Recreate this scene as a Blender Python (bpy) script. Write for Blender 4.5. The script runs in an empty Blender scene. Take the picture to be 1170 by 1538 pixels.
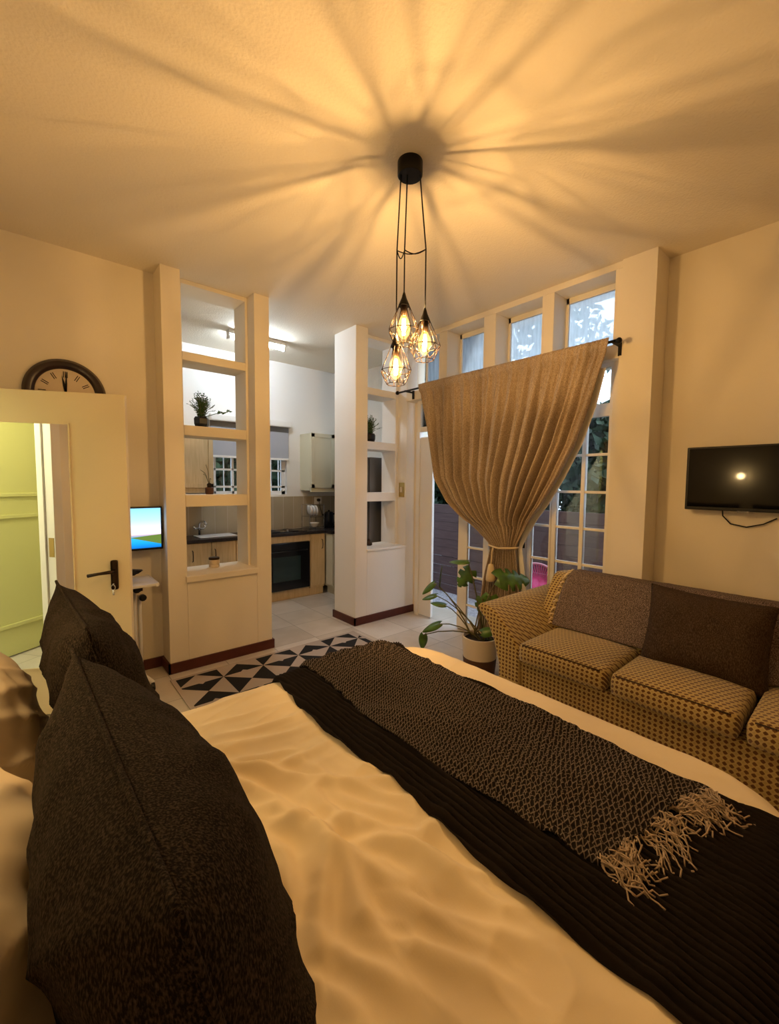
import bpy, bmesh, math, random
import numpy as np
from mathutils import Vector, Matrix, noise
random.seed(7)
PI = math.pi
COL = bpy.context.scene.collection
V = Vector

# ---------------------------------------------------------------- materials
def nt(name):
    m = bpy.data.materials.new(name); m.use_nodes = True
    n = m.node_tree.nodes; l = m.node_tree.links
    b = n['Principled BSDF']
    return m, n, l, b

def mat(name, col, rough=.6, metal=0., bump=None, var=0., vscale=8., spec=.3, sheen=0., emit=None, coat=0.):
    m, n, l, b = nt(name)
    b.inputs['Base Color'].default_value = (*col, 1)
    b.inputs['Roughness'].default_value = rough
    b.inputs['Metallic'].default_value = metal
    b.inputs['Specular IOR Level'].default_value = spec
    if sheen: b.inputs['Sheen Weight'].default_value = sheen
    if coat: b.inputs['Coat Weight'].default_value = coat
    if emit:
        b.inputs['Emission Color'].default_value = (*emit[0], 1); b.inputs['Emission Strength'].default_value = emit[1]
    tc = n.new('ShaderNodeTexCoord')
    if var:
        t = n.new('ShaderNodeTexNoise'); t.inputs['Scale'].default_value = vscale; t.inputs['Detail'].default_value = 6
        l.new(tc.outputs['Object'], t.inputs['Vector'])
        r = n.new('ShaderNodeValToRGB')
        r.color_ramp.elements[0].position = .3; r.color_ramp.elements[1].position = .7
        r.color_ramp.elements[0].color = (*[c*(1-var) for c in col], 1)
        r.color_ramp.elements[1].color = (*[min(1, c*(1+var)) for c in col], 1)
        l.new(t.outputs['Fac'], r.inputs['Fac']); l.new(r.outputs['Color'], b.inputs['Base Color'])
    if bump:
        t = n.new('ShaderNodeTexNoise'); t.inputs['Scale'].default_value = bump[0]; t.inputs['Detail'].default_value = 4
        l.new(tc.outputs['Object'], t.inputs['Vector'])
        bp = n.new('ShaderNodeBump'); bp.inputs['Strength'].default_value = bump[1]; bp.inputs['Distance'].default_value = bump[2] if len(bump) > 2 else .004
        l.new(t.outputs['Fac'], bp.inputs['Height']); l.new(bp.outputs['Normal'], b.inputs['Normal'])
    return m

def math_node(n, l, op, a, b=None):
    k = n.new('ShaderNodeMath'); k.operation = op
    for i, v in enumerate((a, b)):
        if v is None: continue
        if isinstance(v, (int, float)): k.inputs[i].default_value = v
        else: l.new(v, k.inputs[i])
    return k.outputs[0]

def ramp(n, l, fac, stops):
    r = n.new('ShaderNodeValToRGB'); e = r.color_ramp.elements
    while len(e) < len(stops): e.new(.5)
    for i, (p, c) in enumerate(stops): e[i].position = p; e[i].color = (*c, 1)
    l.new(fac, r.inputs['Fac']); return r.outputs['Color']

def glass_mat(name, tint=(1, 1, 1), base=.04):
    m = bpy.data.materials.new(name); m.use_nodes = True
    n = m.node_tree.nodes; l = m.node_tree.links; n.clear()
    o = n.new('ShaderNodeOutputMaterial'); t = n.new('ShaderNodeBsdfTransparent'); g = n.new('ShaderNodeBsdfGlossy')
    t.inputs['Color'].default_value = (*tint, 1); g.inputs['Roughness'].default_value = .02
    f = n.new('ShaderNodeFresnel'); f.inputs['IOR'].default_value = 1.45
    x = n.new('ShaderNodeMixShader'); l.new(f.outputs[0], x.inputs[0]); l.new(t.outputs[0], x.inputs[1]); l.new(g.outputs[0], x.inputs[2])
    l.new(x.outputs[0], o.inputs['Surface'])
    return m

def frost_mat():
    m = bpy.data.materials.new('streaky_translucent_glass'); m.use_nodes = True  # clear glass with translucent white mixed in by streaky noise
    n = m.node_tree.nodes; l = m.node_tree.links; n.clear()
    o = n.new('ShaderNodeOutputMaterial'); t = n.new('ShaderNodeBsdfTransparent'); d = n.new('ShaderNodeBsdfTranslucent'); d.inputs['Color'].default_value = (.9, .93, .95, 1)
    tc = n.new('ShaderNodeTexCoord'); mp = n.new('ShaderNodeMapping'); mp.inputs['Scale'].default_value = (1, 9, 1.2); l.new(tc.outputs['Object'], mp.inputs[0])
    z = n.new('ShaderNodeTexNoise'); z.inputs['Scale'].default_value = 4; z.inputs['Detail'].default_value = 6; l.new(mp.outputs[0], z.inputs['Vector'])
    f = math_node(n, l, 'MULTIPLY_ADD', z.outputs['Fac'], .55); f.node.inputs[2].default_value = .20
    x = n.new('ShaderNodeMixShader'); l.new(f, x.inputs[0]); l.new(t.outputs[0], x.inputs[1]); l.new(d.outputs[0], x.inputs[2])
    g = n.new('ShaderNodeBsdfGlossy'); g.inputs['Roughness'].default_value = .05; fr = n.new('ShaderNodeFresnel'); x2 = n.new('ShaderNodeMixShader')
    l.new(fr.outputs[0], x2.inputs[0]); l.new(x.outputs[0], x2.inputs[1]); l.new(g.outputs[0], x2.inputs[2]); l.new(x2.outputs[0], o.inputs['Surface'])
    return m

def sofa_mat():
    m, n, l, b = nt('sofa_weave')
    tc = n.new('ShaderNodeTexCoord'); s = n.new('ShaderNodeSeparateXYZ'); l.new(tc.outputs['Object'], s.inputs[0])
    k = 2*PI/.036
    p = math_node(n, l, 'ADD', s.outputs['Y'], math_node(n, l, 'MULTIPLY', s.outputs['X'], .35))
    q = math_node(n, l, 'ADD', s.outputs['Z'], math_node(n, l, 'MULTIPLY', s.outputs['X'], .94))
    a = math_node(n, l, 'SINE', math_node(n, l, 'MULTIPLY', math_node(n, l, 'ADD', p, q), k*.72))
    c = math_node(n, l, 'SINE', math_node(n, l, 'MULTIPLY', math_node(n, l, 'SUBTRACT', p, q), k*.72))
    d = math_node(n, l, 'MULTIPLY', a, c)
    f = math_node(n, l, 'MULTIPLY_ADD', d, .5); f.node.inputs[2].default_value = .5
    t = n.new('ShaderNodeTexNoise'); t.inputs['Scale'].default_value = 350; l.new(tc.outputs['Object'], t.inputs['Vector'])
    f2 = math_node(n, l, 'ADD', f, math_node(n, l, 'MULTIPLY', math_node(n, l, 'SUBTRACT', t.outputs['Fac'], .5), .45))
    l.new(ramp(n, l, f2, [(.0, (.37, .27, .09)), (.53, (.46, .345, .135)), (.64, (.12, .052, .016)), (1., (.10, .04, .012))]), b.inputs['Base Color'])
    b.inputs['Roughness'].default_value = .9; b.inputs['Specular IOR Level'].default_value = .15; b.inputs['Sheen Weight'].default_value = .3
    bp = n.new('ShaderNodeBump'); bp.inputs['Strength'].default_value = .5; bp.inputs['Distance'].default_value = .003
    l.new(t.outputs['Fac'], bp.inputs['Height']); l.new(bp.outputs['Normal'], b.inputs['Normal'])
    return m

def tweed_mat(name, dark, light, scale=220, stretch=(1, 1, 1), rough=.95, thr=(.42, .66)):
    m, n, l, b = nt(name)
    tc = n.new('ShaderNodeTexCoord'); mp = n.new('ShaderNodeMapping'); mp.inputs['Scale'].default_value = stretch
    l.new(tc.outputs['Object'], mp.inputs['Vector'])
    t = n.new('ShaderNodeTexNoise'); t.inputs['Scale'].default_value = scale; t.inputs['Detail'].default_value = 3
    l.new(mp.outputs[0], t.inputs['Vector'])
    l.new(ramp(n, l, t.outputs['Fac'], [(thr[0], dark), (thr[1], light)]), b.inputs['Base Color'])
    b.inputs['Roughness'].default_value = rough; b.inputs['Specular IOR Level'].default_value = .1
    bp = n.new('ShaderNodeBump'); bp.inputs['Strength'].default_value = .5; bp.inputs['Distance'].default_value = .002
    l.new(t.outputs['Fac'], bp.inputs['Height']); l.new(bp.outputs['Normal'], b.inputs['Normal'])
    return m

def net_mat():
    m, n, l, b = nt('open_net_knit')
    tc = n.new('ShaderNodeTexCoord'); mp = n.new('ShaderNodeMapping'); mp.inputs['Rotation'].default_value = (0, 0, PI/4)
    mp.inputs['Scale'].default_value = (1, 1, 1); l.new(tc.outputs['UV'], mp.inputs['Vector'])
    v = n.new('ShaderNodeTexVoronoi'); v.feature = 'DISTANCE_TO_EDGE'; v.voronoi_dimensions = '2D'
    v.inputs['Scale'].default_value = 120; v.inputs['Randomness'].default_value = .28; l.new(mp.outputs[0], v.inputs['Vector'])
    l.new(ramp(n, l, v.outputs['Distance'], [(.0, (.19, .155, .135)), (.06, (.15, .12, .10)), (.135, (.016, .013, .012)), (1, (.009, .008, .008))]), b.inputs['Base Color'])
    b.inputs['Roughness'].default_value = .95; b.inputs['Specular IOR Level'].default_value = .08
    bp = n.new('ShaderNodeBump'); bp.invert = True; bp.inputs['Strength'].default_value = .8; bp.inputs['Distance'].default_value = .004
    l.new(v.outputs['Distance'], bp.inputs['Height']); l.new(bp.outputs['Normal'], b.inputs['Normal'])
    return m

def tile_mat(name, c1, c2, grout, size, off, rough=.3, gw=.006, axis='XY'):
    m, n, l, b = nt(name)
    tc = n.new('ShaderNodeTexCoord'); s = n.new('ShaderNodeSeparateXYZ'); l.new(tc.outputs['Object'], s.inputs[0])
    ds = []; cells = []
    for ax, sz, of in ((axis[0], size[0], off[0]), (axis[1], size[1], off[1])):
        u = math_node(n, l, 'DIVIDE', math_node(n, l, 'SUBTRACT', s.outputs[ax], of), sz)
        fl = math_node(n, l, 'FLOOR', u); fr = math_node(n, l, 'SUBTRACT', u, fl)
        e = math_node(n, l, 'MULTIPLY', math_node(n, l, 'MINIMUM', fr, math_node(n, l, 'SUBTRACT', 1., fr)), sz)
        ds.append(e); cells.append(fl)
    g = math_node(n, l, 'LESS_THAN', math_node(n, l, 'MINIMUM', ds[0], ds[1]), gw/2)
    t = n.new('ShaderNodeTexNoise'); t.inputs['Scale'].default_value = 5; t.inputs['Detail'].default_value = 5; l.new(tc.outputs['Object'], t.inputs['Vector'])
    w = n.new('ShaderNodeTexWhiteNoise'); w.noise_dimensions = '2D'; cb = n.new('ShaderNodeCombineXYZ')
    l.new(cells[0], cb.inputs[0]); l.new(cells[1], cb.inputs[1]); l.new(cb.outputs[0], w.inputs['Vector'])
    f = math_node(n, l, 'ADD', math_node(n, l, 'MULTIPLY', t.outputs['Fac'], .6), math_node(n, l, 'MULTIPLY', w.outputs['Value'], .4))
    c = ramp(n, l, f, [(.3, c1), (.7, c2)])
    mx = n.new('ShaderNodeMix'); mx.data_type = 'RGBA'; l.new(g, mx.inputs[0]); l.new(c, mx.inputs[6]); mx.inputs[7].default_value = (*grout, 1)
    l.new(mx.outputs[2], b.inputs['Base Color']); b.inputs['Roughness'].default_value = rough
    bp = n.new('ShaderNodeBump'); bp.invert = True; bp.inputs['Strength'].default_value = .5; bp.inputs['Distance'].default_value = .002
    l.new(g, bp.inputs['Height']); l.new(bp.outputs['Normal'], b.inputs['Normal'])
    return m

def wood_mat(name, c1, c2, scale=6, axis=2, rough=.5):
    m, n, l, b = nt(name)
    tc = n.new('ShaderNodeTexCoord'); mp = n.new('ShaderNodeMapping'); sc = [9, 9, 9]; sc[axis] = .8
    mp.inputs['Scale'].default_value = sc; l.new(tc.outputs['Object'], mp.inputs['Vector'])
    t = n.new('ShaderNodeTexNoise'); t.inputs['Scale'].default_value = scale; t.inputs['Detail'].default_value = 5; l.new(mp.outputs[0], t.inputs['Vector'])
    l.new(ramp(n, l, t.outputs['Fac'], [(.3, c1), (.7, c2)]), b.inputs['Base Color']); b.inputs['Roughness'].default_value = rough
    return m

def screen_mat():
    m, n, l, b = nt('desktop_wallpaper'); out = n['Material Output']
    tc = n.new('ShaderNodeTexCoord'); s = n.new('ShaderNodeSeparateXYZ'); l.new(tc.outputs['UV'], s.inputs[0])
    sky = ramp(n, l, s.outputs['Y'], [(.0, (.005, .12, .42)), (.12, (.01, .28, .75)), (.27, (.03, .38, .78)), (.315, (.35, .30, .36)), (.36, (.80, .62, .72)), (.42, (.72, .72, .88)), (.7, (.38, .64, .95)), (1, (.22, .55, .95))])
    h = math_node(n, l, 'ADD', math_node(n, l, 'MULTIPLY', s.outputs['X'], -.40), .48)
    h2 = math_node(n, l, 'ADD', math_node(n, l, 'MULTIPLY', s.outputs['X'], .11), .22)
    lo = math_node(n, l, 'GREATER_THAN', s.outputs['Y'], h); hi = math_node(n, l, 'LESS_THAN', s.outputs['Y'], h2)
    k = math_node(n, l, 'MULTIPLY', lo, hi)
    mx = n.new('ShaderNodeMix'); mx.data_type = 'RGBA'; l.new(k, mx.inputs[0]); l.new(sky, mx.inputs[6]); mx.inputs[7].default_value = (.10, .16, .03, 1)
    e = n.new('ShaderNodeEmission'); e.inputs['Strength'].default_value = 1.05; l.new(mx.outputs[2], e.inputs['Color']); l.new(e.outputs[0], out.inputs['Surface'])
    return m

def emis(name, col, s, sample=True):
    m = bpy.data.materials.new(name); m.use_nodes = True
    n = m.node_tree.nodes; l = m.node_tree.links; n.clear()
    o = n.new('ShaderNodeOutputMaterial'); e = n.new('ShaderNodeEmission'); e.inputs['Color'].default_value = (*col, 1); e.inputs['Strength'].default_value = s
    l.new(e.outputs[0], o.inputs['Surface'])
    if not sample: m.cycles.emission_sampling = 'NONE'
    return m

def bulb_glass():
    m = bpy.data.materials.new('amber_bulb_glass'); m.use_nodes = True
    n = m.node_tree.nodes; l = m.node_tree.links; n.clear()
    o = n.new('ShaderNodeOutputMaterial'); t = n.new('ShaderNodeBsdfTransparent'); t.inputs['Color'].default_value = (1, .97, .90, 1)
    e = n.new('ShaderNodeEmission'); e.inputs['Color'].default_value = (1, .50, .10, 1); e.inputs['Strength'].default_value = .75
    a = n.new('ShaderNodeAddShader'); l.new(t.outputs[0], a.inputs[0]); l.new(e.outputs[0], a.inputs[1]); l.new(a.outputs[0], o.inputs['Surface'])
    m.cycles.emission_sampling = 'NONE'
    return m

PAINT = mat('cream_wall_paint', (.80, .73, .60), .75, bump=(45, .12), var=.02, vscale=2)
PAINTW = mat('white_wall_paint', (.82, .81, .79), .7, bump=(45, .1))
CEIL = mat('stucco_ceiling', (.80, .73, .61), .9, bump=(75, .55, .006))
WOODW = mat('white_gloss_woodwork', (.82, .78, .70), .45)
DOORP = mat('cream_door_paint', (.80, .70, .50), .45)
BASEB = mat('maroon_skirting', (.085, .022, .016), .4, var=.15)
BLACK = mat('black_metal', (.012, .011, .011), .45, .6)
BLACKP = mat('black_plastic', (.010, .010, .011), .35)
BRONZE = mat('dark_bronze', (.045, .028, .018), .4, .8)
CHROME = mat('chrome', (.75, .75, .76), .15, 1.)
STEELW = mat('white_enamel_steel', (.70, .68, .64), .4)
BRASS = mat('brass', (.42, .28, .08), .35, .9)
DUVET = mat('cream_cotton', (.80, .68, .47), .92, bump=(420, .12, .001), spec=.1, sheen=.15)
PILLOWW = mat('ivory_pillowcase', (.76, .64, .47), .92, bump=(350, .1, .001), spec=.1)
SOFA = sofa_mat()
CHARC = tweed_mat('charcoal_tweed', (.0045, .0034, .0027), (.070, .052, .039), 400, (1, 1, .45), thr=(.43, .80))
SOFAT = tweed_mat('taupe_tweed_throw', (.055, .038, .030), (.30, .23, .19), 240)
BROWNC = tweed_mat('dark_brown_linen', (.035, .022, .014), (.095, .062, .040), 300, (1, 1, .25))
NET = net_mat()
RIB = mat('black_ribbed_wool', (.015, .0112, .0095), .95, spec=.08, bump=(260, .4, .002))
FRINGE = mat('taupe_yarn', (.40, .31, .23), .95, var=.25, vscale=60, spec=.08)
CREAMY = mat('cream_yarn', (.66, .52, .32), .95, spec=.08)
CURT = tweed_mat('oatmeal_linen', (.26, .195, .135), (.47, .37, .27), 190, (1, 1, .5), thr=(.35, .62))
LINING = mat('white_curtain_lining', (.86, .85, .84), .9)
GLASS = glass_mat('window_glass')
FROST = frost_mat()
MIRROR = mat('mirror_silver', (.92, .92, .90), .01, 1.)
FLOOR = tile_mat('ceramic_floor_tiles', (.50, .43, .35), (.66, .60, .53), (.30, .26, .21), (.43, .43), (.76, 3.48), .28)
BSPL = tile_mat('beige_wall_tiles', (.38, .32, .22), (.46, .39, .27), (.55, .50, .42), (.15, .45), (.05, .86), .3, .006, 'XZ')
CABW = wood_mat('pale_maple', (.60, .44, .23), (.72, .55, .32))
CABC = mat('cream_cabinet_door', (.66, .62, .46), .5)
CTOP = mat('dark_granite', (.035, .028, .028), .25, var=.5, vscale=90)
OVENB = mat('black_oven_glass', (.006, .006, .007), .12, spec=.5)
OVENW = mat('oven_window_glass', (.022, .042, .046), .1, spec=.6)
FRIDGE = mat('grey_fridge_steel', (.16, .155, .15), .4, .5)
LEAF = mat('monstera_leaf', (.055, .125, .016), .35, var=.45, vscale=14, spec=.5)
STEM = mat('green_stem', (.10, .085, .03), .6)
FERN = mat('fern_leaf', (.035, .085, .018), .55, var=.4, vscale=40)
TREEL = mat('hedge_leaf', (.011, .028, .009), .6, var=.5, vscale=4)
TREEP = mat('pale_dusk_leaf', (.07, .11, .10), .6, var=.5, vscale=3)  # paler, bluer than the hedge: bright sky haze is put into the leaf colour
BARK = mat('bark', (.05, .035, .025), .9, var=.3)
SOIL = mat('dark_soil', (.018, .012, .008), .95)
POTC = mat('cream_glaze', (.66, .56, .43), .5)
POTB = mat('brown_clay', (.085, .038, .020), .6)
FENCE = wood_mat('plum_brown_boards', (.090, .046, .046), (.135, .078, .074), 5, 1, .7)
GRAVEL = mat('grey_gravel', (.50, .48, .52), .95, bump=(55, 1., .03), var=.4, vscale=45)
PINK = mat('pink_cord', (.62, .045, .16), .5)
PINKF = mat('pink_steel', (.70, .30, .34), .45)
SHADEB = mat('blue_grey_blind', (.40, .42, .48), .8)
RUGW = mat('rug_ivory', (.42, .35, .30), .95, bump=(300, .3, .002))
RUGB = mat('rug_black', (.012, .011, .012), .95, bump=(300, .3, .002))
LIME = mat('lime_paint', (.66, .64, .26), .5)
CLOCKR = mat('dark_walnut', (.022, .009, .007), .3, var=.3, spec=.5)
CLOCKF = mat('parchment_dial', (.66, .55, .40), .7)
SCREEN = screen_mat()
TVS = mat('tv_screen', (.003, .003, .003), .05, spec=.25)
PORC = mat('white_porcelain', (.80, .80, .80), .2)
KETT = mat('kettle_black', (.010, .010, .012), .2)
TUBE = emis('fluorescent_tube', (.80, .91, 1.0), 78.)
FILA = emis('filament', (1., .70, .28), 26., False)
BULB = bulb_glass()

# ---------------------------------------------------------------- geometry helpers
class MB:
    def __init__(s): s.bm = bmesh.new(); s.uv = s.bm.loops.layers.uv.new('UVMap')
    def box(s, x0, x1, y0, y1, z0, z1, bev=0., M=None):
        r = bmesh.ops.create_cube(s.bm, size=1)['verts']
        for v in r: v.co = V(((x0+x1)/2+v.co.x*(x1-x0), (y0+y1)/2+v.co.y*(y1-y0), (z0+z1)/2+v.co.z*(z1-z0)))
        if bev:
            es = list({e for v in r for e in v.link_edges})
            r = list({v for f in bmesh.ops.bevel(s.bm, geom=es, offset=bev, segments=2, affect='EDGES', profile=.6)['faces'] for v in f.verts} | {v for v in r if v.is_valid})
        if M is not None:
            for v in r: v.co = M @ v.co
        return s
    def tube(s, pts, rad, seg=8, cap=True, closed=False):
        pts = [V(p) for p in pts]; n = len(pts)
        rads = rad if isinstance(rad, (list, tuple)) else [rad]*n
        rings = []; up = None
        for i, p in enumerate(pts):
            if closed: t = pts[(i+1) % n]-pts[i-1]
            else: t = pts[min(i+1, n-1)]-pts[max(i-1, 0)]
            t.normalize()
            if up is None:
                a = V((0, 0, 1)) if abs(t.z) < .9 else V((1, 0, 0)); up = (a-t*a.dot(t)).normalized()
            else:
                up = (up-t*up.dot(t))
                up = up.normalized() if up.length > 1e-6 else V((1, 0, 0))
            w = t.cross(up)
            rings.append([s.bm.verts.new(p+(up*math.cos(2*PI*k/seg)+w*math.sin(2*PI*k/seg))*rads[i]) for k in range(seg)])
        for i in range(n if closed else n-1):
            a, b = rings[i], rings[(i+1) % n]
            for k in range(seg): s.bm.faces.new((a[k], a[(k+1) % seg], b[(k+1) % seg], b[k]))
        if cap and not closed:
            s.bm.faces.new(rings[0][::-1]); s.bm.faces.new(rings[-1])
        return s
    def lathe(s, prof, c, seg=24, axis='Z', M=None):
        rings = []; c = V(c)
        for r, h in prof:
            ring = []
            for k in range(seg):
                a = 2*PI*k/seg; p = V((r*math.cos(a), r*math.sin(a), h))
                if axis == 'Y': p = V((p.x, p.z, p.y))
                if axis == 'X': p = V((p.z, p.x, p.y))
                if M is not None: p = M @ p
                ring.append(s.bm.verts.new(c+p))
            rings.append(ring)
        for a, b in zip(rings, rings[1:]):
            for k in range(seg): s.bm.faces.new((a[k], a[(k+1) % seg], b[(k+1) % seg], b[k]))
        s.bm.faces.new(rings[0][::-1]); s.bm.faces.new(rings[-1])
        return s
    def prism(s, poly, h0, h1, f):          # poly of 2-D points, f(u, v, h) -> world
        a = [s.bm.verts.new(f(u, v, h0)) for u, v in poly]; b = [s.bm.verts.new(f(u, v, h1)) for u, v in poly]
        n = len(poly)
        for i in range(n): s.bm.faces.new((a[i], a[(i+1) % n], b[(i+1) % n], b[i]))
        s.bm.faces.new(a[::-1]); s.bm.faces.new(b)
        return s
    def grid(s, f, nu, nv, uvf=None, wrap=False):
        g = [[s.bm.verts.new(f(i/nu, j/nv)) for j in range(nv+1)] for i in range(nu+1)]
        for i in range(nu):
            for j in range(nv):
                fc = s.bm.faces.new((g[i][j], g[i+1][j], g[i+1][j+1], g[i][j+1]))
                for lp, (a, b) in zip(fc.loops, ((i, j), (i+1, j), (i+1, j+1), (i, j+1))):
                    lp[s.uv].uv = uvf(a/nu, b/nv) if uvf else (a/nu, b/nv)
        return s
    def build(s, name, m, parent=None, smooth=False, solid=0., origin=None, sub=0, bevel=0., angle=None, recalc=True):
        if recalc: bmesh.ops.recalc_face_normals(s.bm, faces=s.bm.faces)
        me = bpy.data.meshes.new(name)
        zs = [v.co for v in s.bm.verts]
        if parent is None:
            if origin is None:
                origin = V(((min(c.x for c in zs)+max(c.x for c in zs))/2, (min(c.y for c in zs)+max(c.y for c in zs))/2, min(c.z for c in zs)))
            og = V(origin)
            if KEEP_ORIGIN: og = V((0, 0, 0))
            for v in s.bm.verts: v.co -= og
        else: og = V((0, 0, 0))
        s.bm.to_mesh(me); s.bm.free()
        for mm in (m if isinstance(m, (list, tuple)) else [m]): me.materials.append(mm)
        o = bpy.data.objects.new(name, me); COL.objects.link(o)
        if parent is None: o.location = og
        else:
            o.parent = parent
            t = parent.location if parent.parent is None else V((0, 0, 0))     # parts sit at the world origin
            o.matrix_parent_inverse = Matrix.Translation(-t)
        if smooth:
            for p in me.polygons: p.use_smooth = True
            if angle: me.set_sharp_from_angle(angle=math.radians(angle))
        if bevel:
            k = o.modifiers.new('Bevel', 'BEVEL'); k.width = bevel; k.segments = 2; k.limit_method = 'ANGLE'
        if solid:
            k = o.modifiers.new('Solidify', 'SOLIDIFY'); k.thickness = solid; k.offset = 0
        if sub:
            k = o.modifiers.new('Subdivision', 'SUBSURF'); k.levels = sub; k.render_levels = sub
        return o
KEEP_ORIGIN = False

def tag(o, label, cat, group=None, kind=None):
    o['label'] = label; o['category'] = cat
    if group: o['group'] = group
    if kind: o['kind'] = kind
    return o
def thing(name, loc, label, cat, group=None):
    o = bpy.data.objects.new(name, None); COL.objects.link(o); o.location = loc; o.empty_display_size = .1
    return tag(o, label, cat, group)
def struct(name, mb, m, label, cat, **kw):
    o = mb.build(name, m, None, origin=(0, 0, 0), **kw); return tag(o, label, cat, kind='structure')
def fbm(p, o=3):
    return noise.fractal(V(p), 1.0, 2.0, o)

# ---------------------------------------------------------------- camera
az, pit, rol = math.radians(49.41), math.radians(-3.89), math.radians(.532)
fw = V((math.cos(az)*math.cos(pit), math.sin(az)*math.cos(pit), math.sin(pit)))
rt0 = V((math.sin(az), -math.cos(az), 0)); up0 = rt0.cross(fw)
rt = math.cos(rol)*rt0+math.sin(rol)*up0; up = -math.sin(rol)*rt0+math.cos(rol)*up0
cd = bpy.data.cameras.new('camera'); cam = bpy.data.objects.new('camera', cd); COL.objects.link(cam)
mw = Matrix((rt, up, -fw)).transposed().to_4x4(); mw.translation = V((0, 0, 1.49)); cam.matrix_world = mw
cd.sensor_fit = 'VERTICAL'; cd.sensor_height = 36; cd.sensor_width = 36; cd.lens = 36*631.18/1538; cd.clip_start = .02; cd.clip_end = 200
bpy.context.scene.camera = cam

# ---------------------------------------------------------------- room shell
H = 3.07
XL, XR, YN = -.36, 3.45, -1.3
struct('floor', MB().box(-.36, 3.75, YN, 5.35, -.08, 0), FLOOR, 'cream ceramic tiled floor of the room and kitchen', 'floor')
struct('ceiling', MB().box(-.5, 3.8, YN-.1, 5.4, H, H+.12), CEIL, 'stippled cream ceiling over the whole room', 'ceiling')
struct('wall_back', MB().box(-.36, .60, 3.71, 3.85, 0, H).box(.60, .80, 3.71, 3.89, 0, H), PAINT, 'cream wall with the clock, beside the open door', 'wall')
struct('wall_left', MB().box(-.48, XL, YN, 2.93, 0, H).box(-.48, XL, 3.56, 3.85, 0, H).box(-.48, XL, 2.93, 3.56, 2.06, H), PAINT, 'cream wall behind the bed head with the doorway', 'wall')
struct('wall_front', MB().box(-.48, 3.6, YN-.12, YN, 0, H), PAINT, 'cream wall behind the viewer', 'wall')
struct('wall_right', MB().box(XR, 3.6, YN, 1.27, 0, H), PAINT, 'cream wall with the television', 'wall')
struct('wall_column', MB().box(3.22, XR, 1.05, 1.267, 0, H), PAINT, 'cream column between television wall and window', 'column')
# divider with lattice shelves, left
m = MB()
m.box(.779, .915, 3.50, 3.89, 0, H).box(1.484, 1.618, 3.50, 3.89, 0, H).box(.915, 1.484, 3.50, 3.89, 0, .70)
m.box(.915, .955, 3.64, 3.89, .70, H).box(1.462, 1.484, 3.64, 3.89, .70, H).box(.955, 1.462, 3.64, 3.89, 3.035, H)
for a, b in ((2.45, 2.517), (1.86, 1.941), (1.285, 1.382)): m.box(.955, 1.462, 3.64, 3.89, a, b)
struct('wall_divider_left', m, PAINT, 'cream shelved divider wall on the left of the kitchen opening', 'wall', bevel=.004)
struct('trim_sill', MB().box(.905, 1.49, 3.475, 3.89, .70, .75, .008), PAINT, 'cream sill board of the left divider', 'sill')
# divider with lattice shelves, right
m = MB()
m.box(2.538, 2.69, 3.50, 3.89, 0, H).box(3.242, 3.40, 3.50, 3.89, 0, H).box(2.69, 3.242, 3.50, 3.89, 0, .765)
m.box(2.69, 3.242, 3.64, 3.89, 3.035, H).box(3.20, 3.242, 3.64, 3.89, .765, H)
for a, b in ((2.445, 2.52), (1.86, 1.945), (1.29, 1.385)): m.box(2.69, 3.20, 3.64, 3.89, a, b)
struct('wall_divider_right', m, PAINTW, 'white shelved divider wall between kitchen and glass doors', 'wall', bevel=.004)
struct('trim_ledge', MB().box(2.685, 3.242, 3.485, 3.89, .765, .79, .006), PAINTW, 'white sill board of the right divider', 'sill')
# skirtings
struct('baseboard_left', MB().box(-.36, .779, 3.695, 3.71, 0, .08).box(.764, .779, 3.485, 3.71, 0, .08).box(.764, 1.633, 3.485, 3.50, 0, .08).box(1.618, 1.633, 3.50, 3.89, 0, .08), BASEB, 'maroon skirting along the left divider and clock wall', 'skirting')
struct('baseboard_right', MB().box(2.523, 2.538, 3.485, 3.905, 0, .08).box(2.523, 3.37, 3.485, 3.50, 0, .08), BASEB, 'maroon skirting around the right divider', 'skirting')
# kitchen shell
KY = 5.25
struct('wall_kitchen', MB().box(.4, 1.70, KY, KY+.2, 0, H).box(2.66, 3.75, KY, KY+.2, 0, H).box(1.70, 2.66, KY, KY+.2, 0, 1.33).box(1.70, 2.66, KY, KY+.2, 2.24, H), PAINTW, 'white end wall of the kitchen around its window', 'wall')
struct('wall_kitchen_side', MB().box(3.65, 3.75, 3.89, KY, 0, H).box(.48, .60, 3.89, KY, 0, H), PAINTW, 'white side walls of the kitchen', 'wall')
struct('trim_tiles', MB().box(.6, 3.65, KY-.012, KY, .86, 1.30), BSPL, 'beige tall-tile splashback behind the kitchen worktop', 'tiles')
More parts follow.
